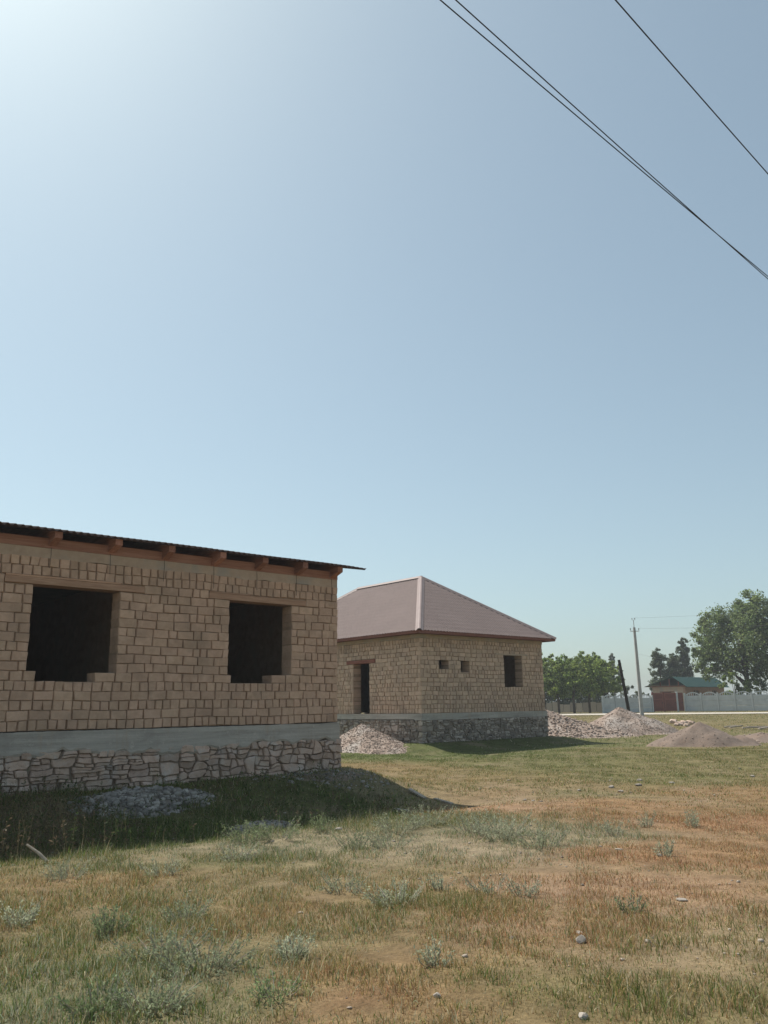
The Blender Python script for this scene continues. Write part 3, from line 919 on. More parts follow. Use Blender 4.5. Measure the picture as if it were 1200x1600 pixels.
# eaves: fascia board round the edge, rafter tails, boards under
th = .16
mb = MB()
mb.box(ex0 + .02, ex1 - .02, ey0 + .02, ey0 + .05, EZ - .13, EZ - .015).box(ex0 + .02, ex0 + .05, ey0 + .052, ey1 - .02, EZ - .13, EZ - .015).box(ex1 - .05, ex1 - .02, ey0 + .052, ey1 - .02, EZ - .13, EZ - .015)
mobj("fascia", mb, M['dark_wood'], h2)
mobj("wall_plate", MB().box(X2 + .02, XR - .02, Y2 + .02, Y2 + .2, ZT2 + .002, EZ + .12).box(X2 + .02, X2 + .2, Y2 + .202, Y2B, ZT2 + .002, EZ + .12).box(XR - .2, XR - .02, Y2 + .202, Y2B, ZT2 + .002, EZ + .12), M['dark_wood'], h2)
rafm = M['dark_wood']
x = ex0 + .15
while x < ex1 - .1:
    q_ = min(.74, x - ex0 - .02, ex1 - x - .11) ; yi = ey0 + .06 + q_; zi = q_ * .68
    mobj("rafter", MB().hexa([(x, ey0 + .06, EZ - .11), (x + .09, ey0 + .06, EZ - .11), (x + .09, yi, EZ - .11 + zi), (x, yi, EZ - .11 + zi), (x, ey0 + .06, EZ + .0), (x + .09, ey0 + .06, EZ + .0), (x + .09, yi, EZ + zi), (x, yi, EZ + zi)]), M['woody'], h2)
    x += .82
y = ey0 + .9
while y < ey1 - .1:
    mobj("rafter", MB().hexa([(ex0 + .06, y, EZ - .11), (ex0 + .8, y, EZ + .40), (ex0 + .8, y + .09, EZ + .40), (ex0 + .06, y + .09, EZ - .11), (ex0 + .06, y, EZ + .0), (ex0 + .8, y, EZ + .51), (ex0 + .8, y + .09, EZ + .51), (ex0 + .06, y + .09, EZ + .0)]), M['woody'], h2)
    y += .82


# ---------------------------------------------------------------- heaps
def heap(name, label, cx, cy, rx_, ry_, hgt, rot, mat, smat, n_st, ssz, sharp=1.3, lobes=(), seed=1, group=None, z0=None, st_name="loose_stone"):
    r = np.random.default_rng(seed)
    zc = gz(cx, cy)
    o = empty(name, (cx, cy, zc), label, "heap", group)
    nr, na = 22, 56
    ca, sa = math.cos(rot), math.sin(rot)

    def height(u, v):
        d = np.hypot(u, v) * (1 + .07 * np.sin(3 * np.arctan2(v, u) + seed) + .05 * np.sin(7 * np.arctan2(v, u) + 2 * seed))
        h = np.clip(1 - d, 0, 1) ** sharp * hgt
        for lu, lv, lr, lh in lobes:
            dd = np.hypot(u - lu, v - lv) / lr
            h = np.maximum(h, np.clip(1 - dd, 0, 1) ** 1.1 * lh)
        h = h + (h > .02) * .035 * hgt * (wobble(u * 6, v * 6, 1.0) + .6 * wobble(u * 15, v * 15, 1.0))
        return np.maximum(h, 0) * (1 - smooth(1.0, 1.22, np.hypot(u, v)))
    q = np.linspace(0, 1, nr) ** .9 * 1.25; a = np.linspace(0, 2 * np.pi, na, endpoint=False)
    U = (q[:, None] * np.cos(a)).ravel(); Vv = (q[:, None] * np.sin(a)).ravel()
    wx = cx + (U * rx_) * ca - (Vv * ry_) * sa; wy = cy + (U * rx_) * sa + (Vv * ry_) * ca
    H = height(U, Vv)
    Z = ground(wx, wy) + H - .03
    P = np.stack([wx, wy, Z], 1)
    k = (np.arange(nr - 1)[:, None] * na + np.arange(na)[None]).ravel(); kn = (np.arange(nr - 1)[:, None] * na + (np.arange(na)[None] + 1) % na).ravel()
    nobj("mound", P, np.stack([k, k + na, kn + na, kn], 1), mat, o, smooth_=True)
    if n_st:
        rr = np.sqrt(r.uniform(0, 1, n_st)) * 1.12; aa = r.uniform(0, 6.283, n_st)
        u, v = rr * np.cos(aa), rr * np.sin(aa)
        x = cx + u * rx_ * ca - v * ry_ * sa; y = cy + u * rx_ * sa + v * ry_ * ca
        s = ssz * r.lognormal(0, .45, n_st)
        s = np.minimum(s, ssz * 2.6)
        # coarse stones roll to the foot
        z = ground(x, y) + height(u, v) - .03 + s * .15
        Vs, Fs = stones_mesh(np.stack([x, y, z], 1), s)
        stuff(nobj(st_name, Vs, Fs, smat, o))
    return o


# pink gravel against the side of house 2
hD = on_x(566, 1131, 23.0)
heap("gravel_heap", "pink gravel heap below the doorway of the hipped roof house", 22.7, hD[1] - .3, 2.5, 1.5, 1.05, R(90), M['gravel'], M['gravel_i'], 7000, .017, 1.15, lobes=((-.55, .05, .6, .4),), seed=3)
c = at_depth(850, 1146, 45.0)
heap("gravel_heap", "rust pink broken stone heap emerging from behind the hipped roof house", c[0], c[1], 4.6, 2.6, 1.45, R(-41), M['gravel'], M['gravel_i'], 5000, .034, 1.2, lobes=((.6, .0, .55, .42),), seed=4)
c = at_depth(972, 1143, 47.5)
heap("gravel_heap", "largest pale pink gravel heap in the field near a leaning dark post", c[0], c[1], 3.0, 2.4, 1.48, R(-41), M['gravel'], M['gravel_i'], 8000, .017, .88, lobes=((.62, -.1, .6, .45), (-.7, 0, .45, .25)), seed=6)
c = at_depth(1095, 1152, 36.0)
heap("sand_heap", "smooth grey brown sand heap in front of the grey panel fence", c[0], c[1], 2.1, 1.5, .98, R(-41), M['sand'], M['gravel_i'], 700, .014, .85, lobes=((.75, -.1, .75, .42), (1.15, .0, .6, .22)), seed=8)
c = at_depth(1190, 1148, 38.5)
heap("sand_heap", "low reddish spill of sand at the foot of the sand heap", c[0], c[1], 2.4, 1.3, .42, R(-41), M['sand'], M['gravel_i'], 250, .03, 1.2, seed=9)
# grey rubble in the shade of house 1
heap("rubble_heap", "long heap of broken grey stones in the shade below the nearer house", 7.25, 15.2, 1.35, .65, .24, R(6), M['greyrub'], M['grey_i'], 1700, .034, .9, seed=12)
heap("rubble_heap", "small heap of broken grey stones in shaded grass before the nearer house", 8.45, 13.0, .8, .36, .13, R(10), M['greyrub'], M['grey_i'], 650, .034, .9, seed=13)
heap("rubble_heap", "rubble and earth bank banked against the house corner stones", 11.9, 15.75, 1.9, .75, .055, R(-8), M['earth'], M['grey_i'], 420, .026, 1.0, seed=14)


# ---------------------------------------------------------------- individual stones, planks, sticks
def rock(name, label, px, py, s, mat, flat=.6, group=None, ax=(1, 1, 1), cat="stone"):
    p = on_ground(px, py)
    v, f = ico()
    # one subdivision for a rounder broken block
    vv = [tuple(a) for a in v]; ff = []; cache = {}

    def midp(a, b):
        k = (min(a, b), max(a, b))
        if k not in cache:
            q = (np.array(vv[a]) + np.array(vv[b])) / 2; vv.append(tuple(q / np.linalg.norm(q))); cache[k] = len(vv) - 1
        return cache[k]
    for a, b, c_ in f:
        ab, bc, ca_ = midp(a, b), midp(b, c_), midp(c_, a)
        ff += [(a, ab, ca_), (b, bc, ab), (c_, ca_, bc), (ab, bc, ca_)]
    A = np.array(vv)
    nrm_ = RNG.normal(0, 1, (9, 3)); nrm_ /= np.linalg.norm(nrm_, axis=1)[:, None]
    for n_ in nrm_:                                # broken facets
        d = A @ n_; k = RNG.uniform(.62, .85)
        A = A - np.maximum(d - k, 0)[:, None] * n_
    s = s * .82
    A = A * np.array(ax) * np.array([1.25, .9, flat]) * s
    t = RNG.uniform(0, 3.14); c_, s_ = math.cos(t), math.sin(t)
    A = np.stack([A[:, 0] * c_ - A[:, 1] * s_, A[:, 0] * s_ + A[:, 1] * c_, A[:, 2]], 1)
    loc = (p[0], p[1], gz(p[0], p[1]))
    m_ = MB(); m_.V = [tuple(q + np.array(loc) + np.array([0, 0, s * flat * .45])) for q in A]; m_.F = [tuple(int(i) for i in q) for q in ff]
    o = mobj(name, m_, mat, None, loc); tag(o, label, cat, group)
    return o


rock("stone", "pale grey white stone lying in brown grass, largest in the open field", 908, 1473, .055, M['palestone'], .8)
rock("stone", "flat tan stone on bare russet earth with a thin shadow", 1065, 1408, .07, M['palestone'], .3)
rock("stone", "rounded blue grey stone half sunk in the grass near the picture's lower edge", 683, 1558, .03, M['palestone'], .8)
rock("stone", "small white stone beside a lone silvery plant on russet ground", 1031, 1338, .05, M['palestone'], .6)
rock("stone", "thin white stone chip west of a lone silvery plant on russet ground", 967, 1328, .055, M['palestone'], .25)
rock("stone", "small buff stone above the open brown grass, close to the pale grey white stone", 905, 1459, .04, M['palestone'], .3)
rock("stone", "pale stone at the edge of house shadow among scrub", 529, 1297, .07, M['palestone'], .5)
rock("stone", "small white pebble stone in straw grass below the shaded bank", 387, 1337, .035, M['palestone'], .8)
rock("stone", "tan stone half buried in dry grass at the bottom edge", 912, 1594, .04, M['palestone'], .6)
rock("stone", "pink buff stone in bare patch of grass", 1012, 1473, .03, M['palestone'], .7)
for i, (px, py, s, lab) in enumerate(((955, 1231, .10, "pale stone past the russet patch, of the close four the one nearest the houses"), (1000, 1220, .09, "pale stone in green grass, farthest of the close four past the russet patch"), (998, 1228, .11, "biggest pale stone of the close four past the russet patch"), (1050, 1224, .08, "pale stone lying apart in green grass towards the sand heap"), (970, 1238, .09, "pale stone of the close four, right on the russet border"),
        (905, 1236, .08, "lone pale stone in green grass in line with the hipped house's far corner"), (820, 1251, .05, "first small stone of three in a row on bare russet soil"), (833, 1252, .05, "middle small stone of three in a row on bare russet soil"), (846, 1253, .045, "last small stone of three in a row on bare soil, farthest from the houses"), (795, 1220, .06, "small pale stone in straw grass before the hipped house"), (1176, 1214, .10, "pale stone in green grass near the picture's side edge"))):
    rock("stone", lab, px, py, s, M['palestone'], .5, "pale stones strewn in the green band")


def plank(name, label, p0, p1, w, t, mat, cat="plank", group=None, lift=0.0, zs=None):
    p0, p1 = np.array(p0, float), np.array(p1, float)
    d = (p1 - p0) / np.linalg.norm(p1 - p0); s = np.cross(d, (0, 0, 1)); s /= np.linalg.norm(s); u = np.cross(s, d)
    v = []
    for zz in (0, t):
        for q, k in ((p0, -1), (p1, -1), (p1, 1), (p0, 1)):
            v.append(tuple(q + s * k * w / 2 + u * zz + d * rng.uniform(-.02, .02)))
    base = ((p0 + p1) / 2)
    o = mobj(name, MB().hexa(v), mat, None, (base[0], base[1], min(p0[2], p1[2])))
    tag(o, label, cat, group)
    return o


def gp(px, py, lift=0.01):
    p = on_ground(px, py); return (p[0], p[1], gz(p[0], p[1]) + lift)


plank("plank", "weathered slab plank jutting from shade into sun beyond the house corner", gp(640, 1238, .05), gp(664, 1248, .0), .11, .03, M['old_wood'])
plank("plank", "short weathered board lying in the dark grass at the shadow's edge", gp(617, 1269, .02), gp(638, 1271, .01), .14, .05, M['old_wood'])
plank("plank", "long half buried grey board at the pointed tip of the house shadow", gp(680, 1250, .01), gp(706, 1257, .0), .09, .03, M['old_wood'])
plank("plank", "pale flat board lying alone in grass before the sand heap", gp(1089, 1166, .01), gp(1113, 1167, .01), .32, .04, M['palestone'])
# the broken stick leaning in the weeds
a = np.array(gp(74, 1350, .02)); b = a + np.array([-.22, .19, .22])
o = mobj("stick", MB().tube([a, a * .55 + b * .45 + np.array([.01, 0, .01]), b], [.022, .019, .013], 7), M['old_wood'], None, tuple(a)); tag(o, "bare broken stick leaning in shaded weeds before the nearer house", "stick")
# boards and blocks dumped beyond the sand heap
for i, (x0, y0, x1_, y1_, D, w) in enumerate(((1131, 1131, 1150, 1134, 52, .25), (1140, 1135, 1160, 1133, 51, .22), (1168, 1136, 1204, 1129, 50, .3), (1185, 1136, 1215, 1134, 49, .3), (1160, 1139, 1196, 1133, 49.5, .22))):
    p, q = at_depth(x0, y0, D), at_depth(x1_, y1_, D)
    p[2] = gz(p[0], p[1]) + .04 + .05 * (i % 3); q[2] = gz(q[0], q[1]) + .12 + .06 * (i % 2)
    plank("plank", ("pale board lying just past the sand heap's peak, farther of two", "pale board lying just past the sand heap's peak, nearer of two", "longest pale board in the jumble at the picture's edge", "pale board cut by the picture's edge in the jumble", "narrow pale board lowest in the jumble at the picture's edge")[i], p, q, w, .07, M['old_wood'], group=("boards just past the sand heap" if i < 2 else "boards at the picture's edge"))
for i, (px, py, D, s) in enumerate(((1052, 1119, 62, .42), (1060, 1124, 59, .35), (1068, 1123, 60, .38), (1076, 1122, 61, .36), (1064, 1127, 57, .3), (1080, 1125, 59, .33), (1057, 1127, 57, .25), (1072, 1128, 56, .28))):
    p = at_depth(px, py, D); s *= .7; v, f = ico(); A = np.sign(v) * np.abs(v) ** .6 * (1 + RNG.uniform(-.2, .2, (12, 1))) * np.array([1.2, 1, .6]) * s
    loc = (p[0], p[1], gz(p[0], p[1])); m_ = MB(); m_.V = [tuple(q + np.array(loc) + (0, 0, s * .4)) for q in A]; m_.F = [tuple(int(k) for k in q) for q in f]
    o = mobj("boulder", m_, M['stone'], None, loc); tag(o, ("largest pale quarry block, at the gravel heap end of the block dump", "quarry block just before the largest one in the block dump", "pale quarry block in the middle of the block dump", "quarry block towards the sand heap at the back of the block dump", "low quarry block at the front of the block dump", "quarry block nearest the sand heap in the block dump", "smallest quarry block, beside the gravel heap", "small quarry block foremost in the block dump")[i], "stone", "quarry blocks between the heaps")
# sparse pebbles
n = 2200
D = RNG.uniform(4.2, 26, n) ** 1.0; t = RNG.uniform(-.55, .55, n)
x = D * math.cos(YAW) + D * t * math.sin(YAW); y = D * math.sin(YAW) - D * t * math.cos(YAW)
bare = zones(x, y)[:, 3] + .06
ok = (RNG.uniform(0, 1, n) < bare * 1.6) & (rect_dist(x, y, X1L, X1, Y1, Y1B) > .3)
x, y = x[ok], y[ok]; s = np.minimum(.008 * RNG.lognormal(0, .5, len(x)), .018) * (1 + np.hypot(x, y) / 20)
Vs, Fs = stones_mesh(np.stack([x, y, ground(x, y) + s * .2], 1), s, .6)
stuff(nobj("pebbles", Vs, Fs, M['pale_i']), "pale pebbles strewn over the dry ground")

# ---------------------------------------------------------------- overhead lines
def line_pts(p, q, sag, n=40):
    p, q = np.array(p, float), np.array(q, float); t = np.linspace(0, 1, n)
    P = p + (q - p) * t[:, None]; P[:, 2] -= sag * 4 * t * (1 - t)
    return [tuple(a) for a in P]


for (xa, ya, xb, yb, lab) in ((4.07, 3.67, 10.48, 4.08, "upper of the close pair of dark wires crossing the sky"), (3.97, 3.75, 10.42, 4.05, "lower of the close pair of dark wires crossing the sky"), (5.05, 2.84, 8.24, 3.06, "single dark wire crossing the sky's upper corner, apart from the pair")):
    sl = (yb - ya) / (xb - xa)
    P = [(x, ya + (x - xa) * sl, 7.0 + .0011 * (x - xa) * (x - xb)) for x in np.linspace(-16, 34, 60)]
    o = mobj("overhead_wire", MB().tube(P, .0055, 6), M['wire'], None, (8, ya, 7.0), True)
    tag(o, lab, "wire", "wires crossing the sky")


def utility_pole(px, py, D, hgt, lean):
    p = at_depth(px, py, D); loc = np.array([p[0], p[1], gz(p[0], p[1]) - .02])
    o = empty("utility_pole", tuple(loc), "tall pale concrete utility pole leaning slightly beside the red gate", "pole")
    rt_ = np.array([math.sin(YAW), -math.cos(YAW), 0]); top = loc + np.array([0, 0, hgt]) + rt_ * lean
    m_ = MB()
    fwd = np.array([math.cos(YAW), math.sin(YAW), 0])
    v = []
    for q, w in ((loc, .17), (top, .11)):
        for a, b in ((-1, -1), (1, -1), (1, 1), (-1, 1)): v.append(tuple(q + rt_ * a * w + fwd * b * w * .8))
    mobj("shaft", m_.hexa(v), M['pole'], o)
    at = lambda k: loc + (top - loc) * k
    arm = MB(); c_ = at(.955) - fwd * .12
    arm.tube([c_ - rt_ * .45, c_ + rt_ * .45], .035, 6)
    ar = mobj("crossarm", arm, M['pole'], o)
    tips = []
    for s_ in (-.42, .42):
        q = c_ + rt_ * s_
        mobj("insulator", MB().tube([q, q + (0, 0, .14), q + (0, 0, .16), q + (0, 0, .30)], [.02, .02, .055, .05], 8), M['porcelain'], ar); tips.append(q + (0, 0, .28))
    q = at(1.0); pin = MB().tube([q - (0, 0, .3), q + (0, 0, .75)], .035, 6); pm = mobj("top_pin", pin, M['pole'], o)
    for s_ in (-.14, .14):
        b = q + (0, 0, .7) + rt_ * s_
        mobj("insulator", MB().tube([b, b + (0, 0, .1), b + (0, 0, .12), b + (0, 0, .25)], [.02, .02, .05, .045], 8), M['porcelain'], pm)
    tips.append(q + (0, 0, .95)); tips.append(at(.70))
    return tips


tips = utility_pole(1003, 1115, 84.0, 8.75, -.05)
for t_, pq, sag, lab in ((tips[1], (1420, 955, 88), .5, "thin distant wire passing in front of the large leafy tree"), (tips[2], (1430, 930, 88), .4, "uppermost thin distant wire running from the concrete pole"), (tips[3], (1160, 1046, 112), .3, "low service wire from the concrete pole to the green roofed house")):
    q = at_depth(*pq)
    o = mobj("service_wire", MB().tube(line_pts(t_, q, sag, 24), .007, 5), M['porcelain'], None, tuple(t_)); tag(o, lab, "wire", "distant service wires")
p = at_depth(985, 1112, 60.0); q = at_depth(967, 1031, 60.0)
b0 = np.array([p[0], p[1], gz(p[0], p[1]) - .1])
o = mobj("leaning_post", MB().tube([b0, (b0 + q) / 2 + (.02, 0, 0), q], [.125, .115, .10], 9), M['tar_wood'], None, tuple(b0)); tag(o, "dark timber post leaning behind the largest gravel heap", "post")


# ---------------------------------------------------------------- fence, gate and far buildings
def fence_run(label, A, B, hgt, seed):
    A, B = np.array(A[:2]), np.array(B[:2]); L = np.linalg.norm(B - A); d = (B - A) / L; s = np.array([-d[1], d[0]])
    n_ = max(1, int(round(L / 2.1))); o = empty("panel_fence", (A[0], A[1], gz(*A)), label, "fence")

    def P(u, w, z):
        q = A + d * u + s * w; return (q[0], q[1], z)

    def slab(u0, u1, w0, w1, z0, z1):
        return [P(u0, w0, z0), P(u1, w0, z0), P(u1, w1, z0), P(u0, w1, z0), P(u0, w0, z1), P(u1, w0, z1), P(u1, w1, z1), P(u0, w1, z1)]
    for i in range(n_ + 1):
        u = i * L / n_; zb = gz(*(A + d * u))
        mobj("post", MB().hexa(slab(u - .08, u + .08, -.17, .1, zb - .1, zb + hgt * .95)), M['fence'], o)
        if i == n_: break
        u0, u1 = u + .092, (i + 1) * L / n_ - .092
        hz = hgt * .27
        for k in range(3):
            sl = mobj("slab", MB().hexa(slab(u0, u1, -.035, .035, zb + k * hz + .01, zb + (k + 1) * hz - .008)), M['fence'], o)
            mobj("moulding", MB().hexa(slab(u0 + .12, u1 - .12, -.062, -.036, zb + k * hz + .14, zb + k * hz + .30)).hexa(slab(u0 + .12, u1 - .12, -.062, -.036, zb + k * hz + .40, zb + k * hz + .54)), M['fence'], sl)
        # arched, pierced top
        m_ = MB(); na = 8
        z0 = zb + 3 * hz
        for a in range(na):
            f0, f1 = a / na, (a + 1) / na
            ua, ub = u0 + (u1 - u0) * f0, u0 + (u1 - u0) * f1
            za, zb_ = z0 + .10 +   .34 * math.sin(math.pi * f0), z0 + .10 + .34 * math.sin(math.pi * f1)
            m_.hexa([P(ua, -.035, za - .13), P(ub, -.035, zb_ - .13), P(ub, .035, zb_ - .13), P(ua, .035, za - .13), P(ua, -.035, za), P(ub, -.035, zb_), P(ub, .035, zb_), P(ua, .035, za)])
        for a in range(1, 7):
            ua = u0 + (u1 - u0) * a / 7
            m_.hexa(slab(ua - .035, ua + .035, -.03, .03, z0, z0 + .0 + .31 * math.sin(math.pi * a / 7)))
        mobj("arch_top", m_, M['fence'], o)
    return o


fence_run("grey precast panel fence with arched tops behind the leaning post", at_depth(942, 1100, 101), at_depth(1019, 1100, 104), 2.15, 1)
fence_run("grey precast panel fence with arched tops running from red gate past the big tree", at_depth(1071, 1100, 105), at_depth(1262, 1100, 97), 2.35, 2)

# red gate
gA, gB = at_depth(1019.5, 1100, 104.3)[:2], at_depth(1068, 1100, 105)[:2]
d = (gB - gA) / np.linalg.norm(gB - gA); s = np.array([-d[1], d[0]]); L = np.linalg.norm(gB - gA); zb = gz(*gA)
gate = empty("metal_gate", (gA[0], gA[1], zb), "rust red metal gate with a wicket door in the grey fence", "gate")


def gslab(u0, u1, w0, w1, z0, z1):
    out = []
    for z in (z0, z1):
        for u, w in ((u0, w0), (u1, w0), (u1, w1), (u0, w1)):
            q = gA + d * u + s * w; out.append((q[0], q[1], zb + z))
    return out


for u0, u1, nm in ((0, .18, "gate_post"), (L * .36, L * .39, "gate_post"), (L * .78, L * .83, "gate_post")):
    mobj(nm, MB().hexa(gslab(u0, u1, -.08, .08, 0, 2.42)), M['fence'] if u0 > L * .7 else M['gate'], gate)
for u0, u1, nm in ((.20, L * .355, "wicket_door"), (L * .395, L * .775, "gate_leaf"), (L * .835, L, "gate_leaf")):
    lf_ = mobj(nm, MB().hexa(gslab(u0, u1, -.03, .03, .08, 2.3)), M['gate'], gate)
    w = u1 - u0
    fr_ = MB()
    for a, b, z0, z1 in ((u0 + .02, u0 + .1, .1, 2.28), (u1 - .1, u1 - .02, .1, 2.28), (u0 + .102, u1 - .102, 2.18, 2.28), (u0 + .102, u1 - .102, .1, .2), (u0 + .102, u1 - .102, 1.5, 1.58)):
        fr_.hexa(gslab(a, b, -.06, -.031, z0, z1))
    mobj("frame", fr_, M['dark_wood'], lf_)
    mobj("panel", MB().hexa(gslab(u0 + w * .28, u1 - w * .28, -.055, -.031, .5, 1.4)), M['gate'], lf_)
    mobj("handle", MB().hexa(gslab(u1 - .22, u1 - .12, -.09, -.061, 1.05, 1.15)), M['wire'], lf_)

# green roofed house behind the fence
cg = at_depth(1073, 1100, 116.0); zg = gz(cg[0], cg[1])
gh = empty("brick_house", (cg[0], cg[1], zg), "small brown brick house with green metal roof and open gable behind the fence", "house")
gw = 1.0
yl = on_x(1020, 1090, cg[0])[1] - cg[1]          # gable width going back
xl = 11.0
wt = 3.25
mb = MB()
XG, YG = cg[0], cg[1]
OFFG = np.array([0, 0, zg])


def gw_wall(fr, u0, u1, z1, holes):
    m_ = MB(); holed_wall(m_, fr, u0, u1, zg - .1, zg + z1, 0, -.3, [(a, b, zg + c_, zg + e_) for a, b, c_, e_ in holes]); return m_


mobj("wall", gw_wall(('-y', YG), XG, XG + xl, wt, [(XG + 2.2, XG + 3.7, 1.2, 2.7), (XG + 7.4, XG + 8.7, 1.2, 2.7)]), M['pink_wall'], gh)
gyc = YG + .305
mobj("wall", gw_wall(('-x', XG), gyc, YG + yl, wt, [(YG + yl * .42, YG + yl * .68, 1.1, 2.5)]), M['plaster'], gh)
mobj("back_wall", MB().box(XG + .31, XG + xl, YG + yl - .3, YG + yl, zg, zg + wt).box(XG + xl - .3, XG + xl, YG + .31, YG + yl - .31, zg, zg + wt), M['pink_wall'], gh)
for a, b in ((2.2, 3.7), (7.4, 8.7)):
    wn_ = mobj("window", MB().box(XG + a, XG + b, YG + .16, YG + .2, zg + 1.2, zg + 2.7), M['dark'], gh)
    mobj("frame", MB().box(XG + a, XG + a + .08, YG + .1, YG + .155, zg + 1.2, zg + 2.7).box(XG + b - .08, XG + b, YG + .1, YG + .155, zg + 1.2, zg + 2.7).box((a + b) / 2 + XG - .04, (a + b) / 2 + XG + .04, YG + .1, YG + .155, zg + 1.2, zg + 2.7), M['old_wood'], wn_)
wn_ = mobj("window", MB().box(XG + .16, XG + .2, YG + yl * .42, YG + yl * .68, zg + 1.1, zg + 2.5), M['dark'], gh)
mobj("lintel", MB().box(XG - .05, XG + .2, YG + yl * .34, YG + yl * .76, zg + 2.5, zg + 2.62), M['dark_wood'], gh)
# roof: low slope to the back, steep short slope to the front, gable left open
ry = YG + 1.5; rz = zg + 4.55; e0 = -.7
thk = .06
yb_ = YG + yl + .8


def sheet(a, b, c_, e_):
    v = [a, b, c_, e_] ; v2 = [(p[0], p[1], p[2] + thk) for p in v]
    return MB().hexa([*v, *v2])


rf = mobj("roof", sheet((XG - .6, YG - .6, zg + wt - .12), (XG + xl + .5, YG - .6, zg + wt - .12), (XG + xl + .5, ry, rz), (XG - .6, ry, rz)), M['green_roof'], gh)
mobj("roof_slope", sheet((XG - .6, ry + .002, rz), (XG + xl + .5, ry + .002, rz), (XG + xl + .5, yb_, zg + wt + .05), (XG - .6, yb_, zg + wt + .05)), M['green_roof'], rf)
mobj("beam", MB().box(XG - .3, XG - .12, YG - .3, YG + yl + .3, zg + wt, zg + wt + .12), M['dark_wood'], gh)
for f_ in (.15, .42, .7):
    yy = YG + yl * f_; zt = rz - .02 - max(0, (yy - ry)) * (rz - zg - wt - .05) / (yb_ - ry) if yy > ry else zg + wt + (yy - YG + .6) * .55
    mobj("gable_post", MB().box(XG - .25, XG - .13, yy, yy + .12, zg + wt + .122, max(zt, zg + wt + .3)), M['dark_wood'], gh)
mobj("attic_floor", MB().box(XG, XG + xl, YG, YG + yl, zg + wt + .005, zg + wt + .1), M['dark'], gh)

# old low wall behind the left trees
A, B = at_depth(845, 1100, 118)[:2], at_depth(945, 1100, 112)[:2]
of = empty("old_board_fence", (A[0], A[1], gz(*A)), "low dark board fence in tree shade beyond the road", "fence")
d = (B - A) / np.linalg.norm(B - A); s = np.array([-d[1], d[0]]); L = np.linalg.norm(B - A); u = 0
while u < L:
    w = rng.uniform(.75, .95); z = gz(*(A + d * u)); h_ = rng.uniform(1.05, 1.4)
    v = []
    for zz in (z - .05, z + h_):
        for a, b in ((u, -.02), (u + w, -.02), (u + w, .02), (u, .02)):
            q = A + d * a + s * b; v.append((q[0], q[1], zz))
    mobj("board", MB().hexa(v), M['old_wood'], of); u += w + rng.uniform(.03, .1)


# ---------------------------------------------------------------- trees
def leaves_mesh(C, Rr, n_each, size, r, flat=.85):
    """diamond leaves scattered through clumps C (k,3) of radius Rr (k,)"""
    k = len(C); n_ = k * n_each
    dirs = r.normal(0, 1, (n_, 3)); dirs /= np.linalg.norm(dirs, axis=1)[:, None]
    rad = r.uniform(0, 1, n_) ** .45
    P = np.repeat(C, n_each, 0) + dirs * (rad * np.repeat(Rr, n_each))[:, None] * np.array([1, 1, flat])
    nr_ = dirs * .6 + r.normal(0, .7, (n_, 3)) + np.array([0, 0, .35]); nr_ /= np.linalg.norm(nr_, axis=1)[:, None]
    a = np.cross(nr_, r.normal(0, 1, (n_, 3))); a /= np.linalg.norm(a, axis=1)[:, None]; b = np.cross(nr_, a)
    s = size * r.uniform(.6, 1.35, n_)[:, None]
    V = np.stack([P - a * s, P - b * s * .55, P + a * s, P + b * s * .55], 1).reshape(-1, 3)
    F = np.arange(n_ * 4).reshape(-1, 4)
    return V, F


def tree(name, label, x, y, hgt, blobs, n_cl, n_lf, size, mat, seed, trunk_r=.18, trunk_top=.75, group=None, limbs=8, cat="tree"):
    """blobs: (dx,dy,cz,rx,ry,rz) ellipsoids relative to the foot"""
    r = np.random.default_rng(seed); z = gz(x, y)
    o = empty(name, (x, y, z - .02), label, cat, group)
    C = []; RR = []
    vol = np.array([b[3] * b[4] * b[5] for b in blobs]) ** .7; vol = vol / vol.sum()
    for b, w in zip(blobs, vol):
        m_ = max(4, int(n_cl * w))
        dd = r.normal(0, 1, (m_, 3)); dd /= np.linalg.norm(dd, axis=1)[:, None]
        q = r.uniform(.15, 1, m_) ** .45
        C.append(np.array([x + b[0], y + b[1], z + b[2]]) + dd * q[:, None] * np.array(b[3:6]))
        RR.append(r.uniform(.13, .30, m_) * (b[3] * b[4] * b[5]) ** (1 / 3))
    C = np.concatenate(C); RR = np.concatenate(RR)
    V, F = leaves_mesh(C, RR, n_lf, size, r)
    nobj("crown", V, F, mat, o)
    tr = MB(); tp = np.array([x + r.normal(0, .1), y + r.normal(0, .1), z + hgt * trunk_top])
    base = np.array([x, y, z - .1])
    tr.tube([base, base * .6 + tp * .4 + (r.normal(0, .06), r.normal(0, .06), 0), tp], [trunk_r, trunk_r * .75, trunk_r * .25], 8)
    t_ = mobj("trunk", tr, M['bark'], o, None, True)
    for k in r.choice(len(C), min(limbs, len(C)), replace=False):
        f_ = r.uniform(.25, .7); st = base * (1 - f_) + tp * f_
        en = C[k]; md = (st + en) / 2 + (0, 0, .15 * np.linalg.norm(en - st))
        mobj("limb", MB().tube([st, md, en], [trunk_r * .4, trunk_r * .25, trunk_r * .08], 5), M['bark'], t_, None, True)
    return o


def foot(px, D):
    p = at_depth(px, 1100, D); return p[0], p[1]


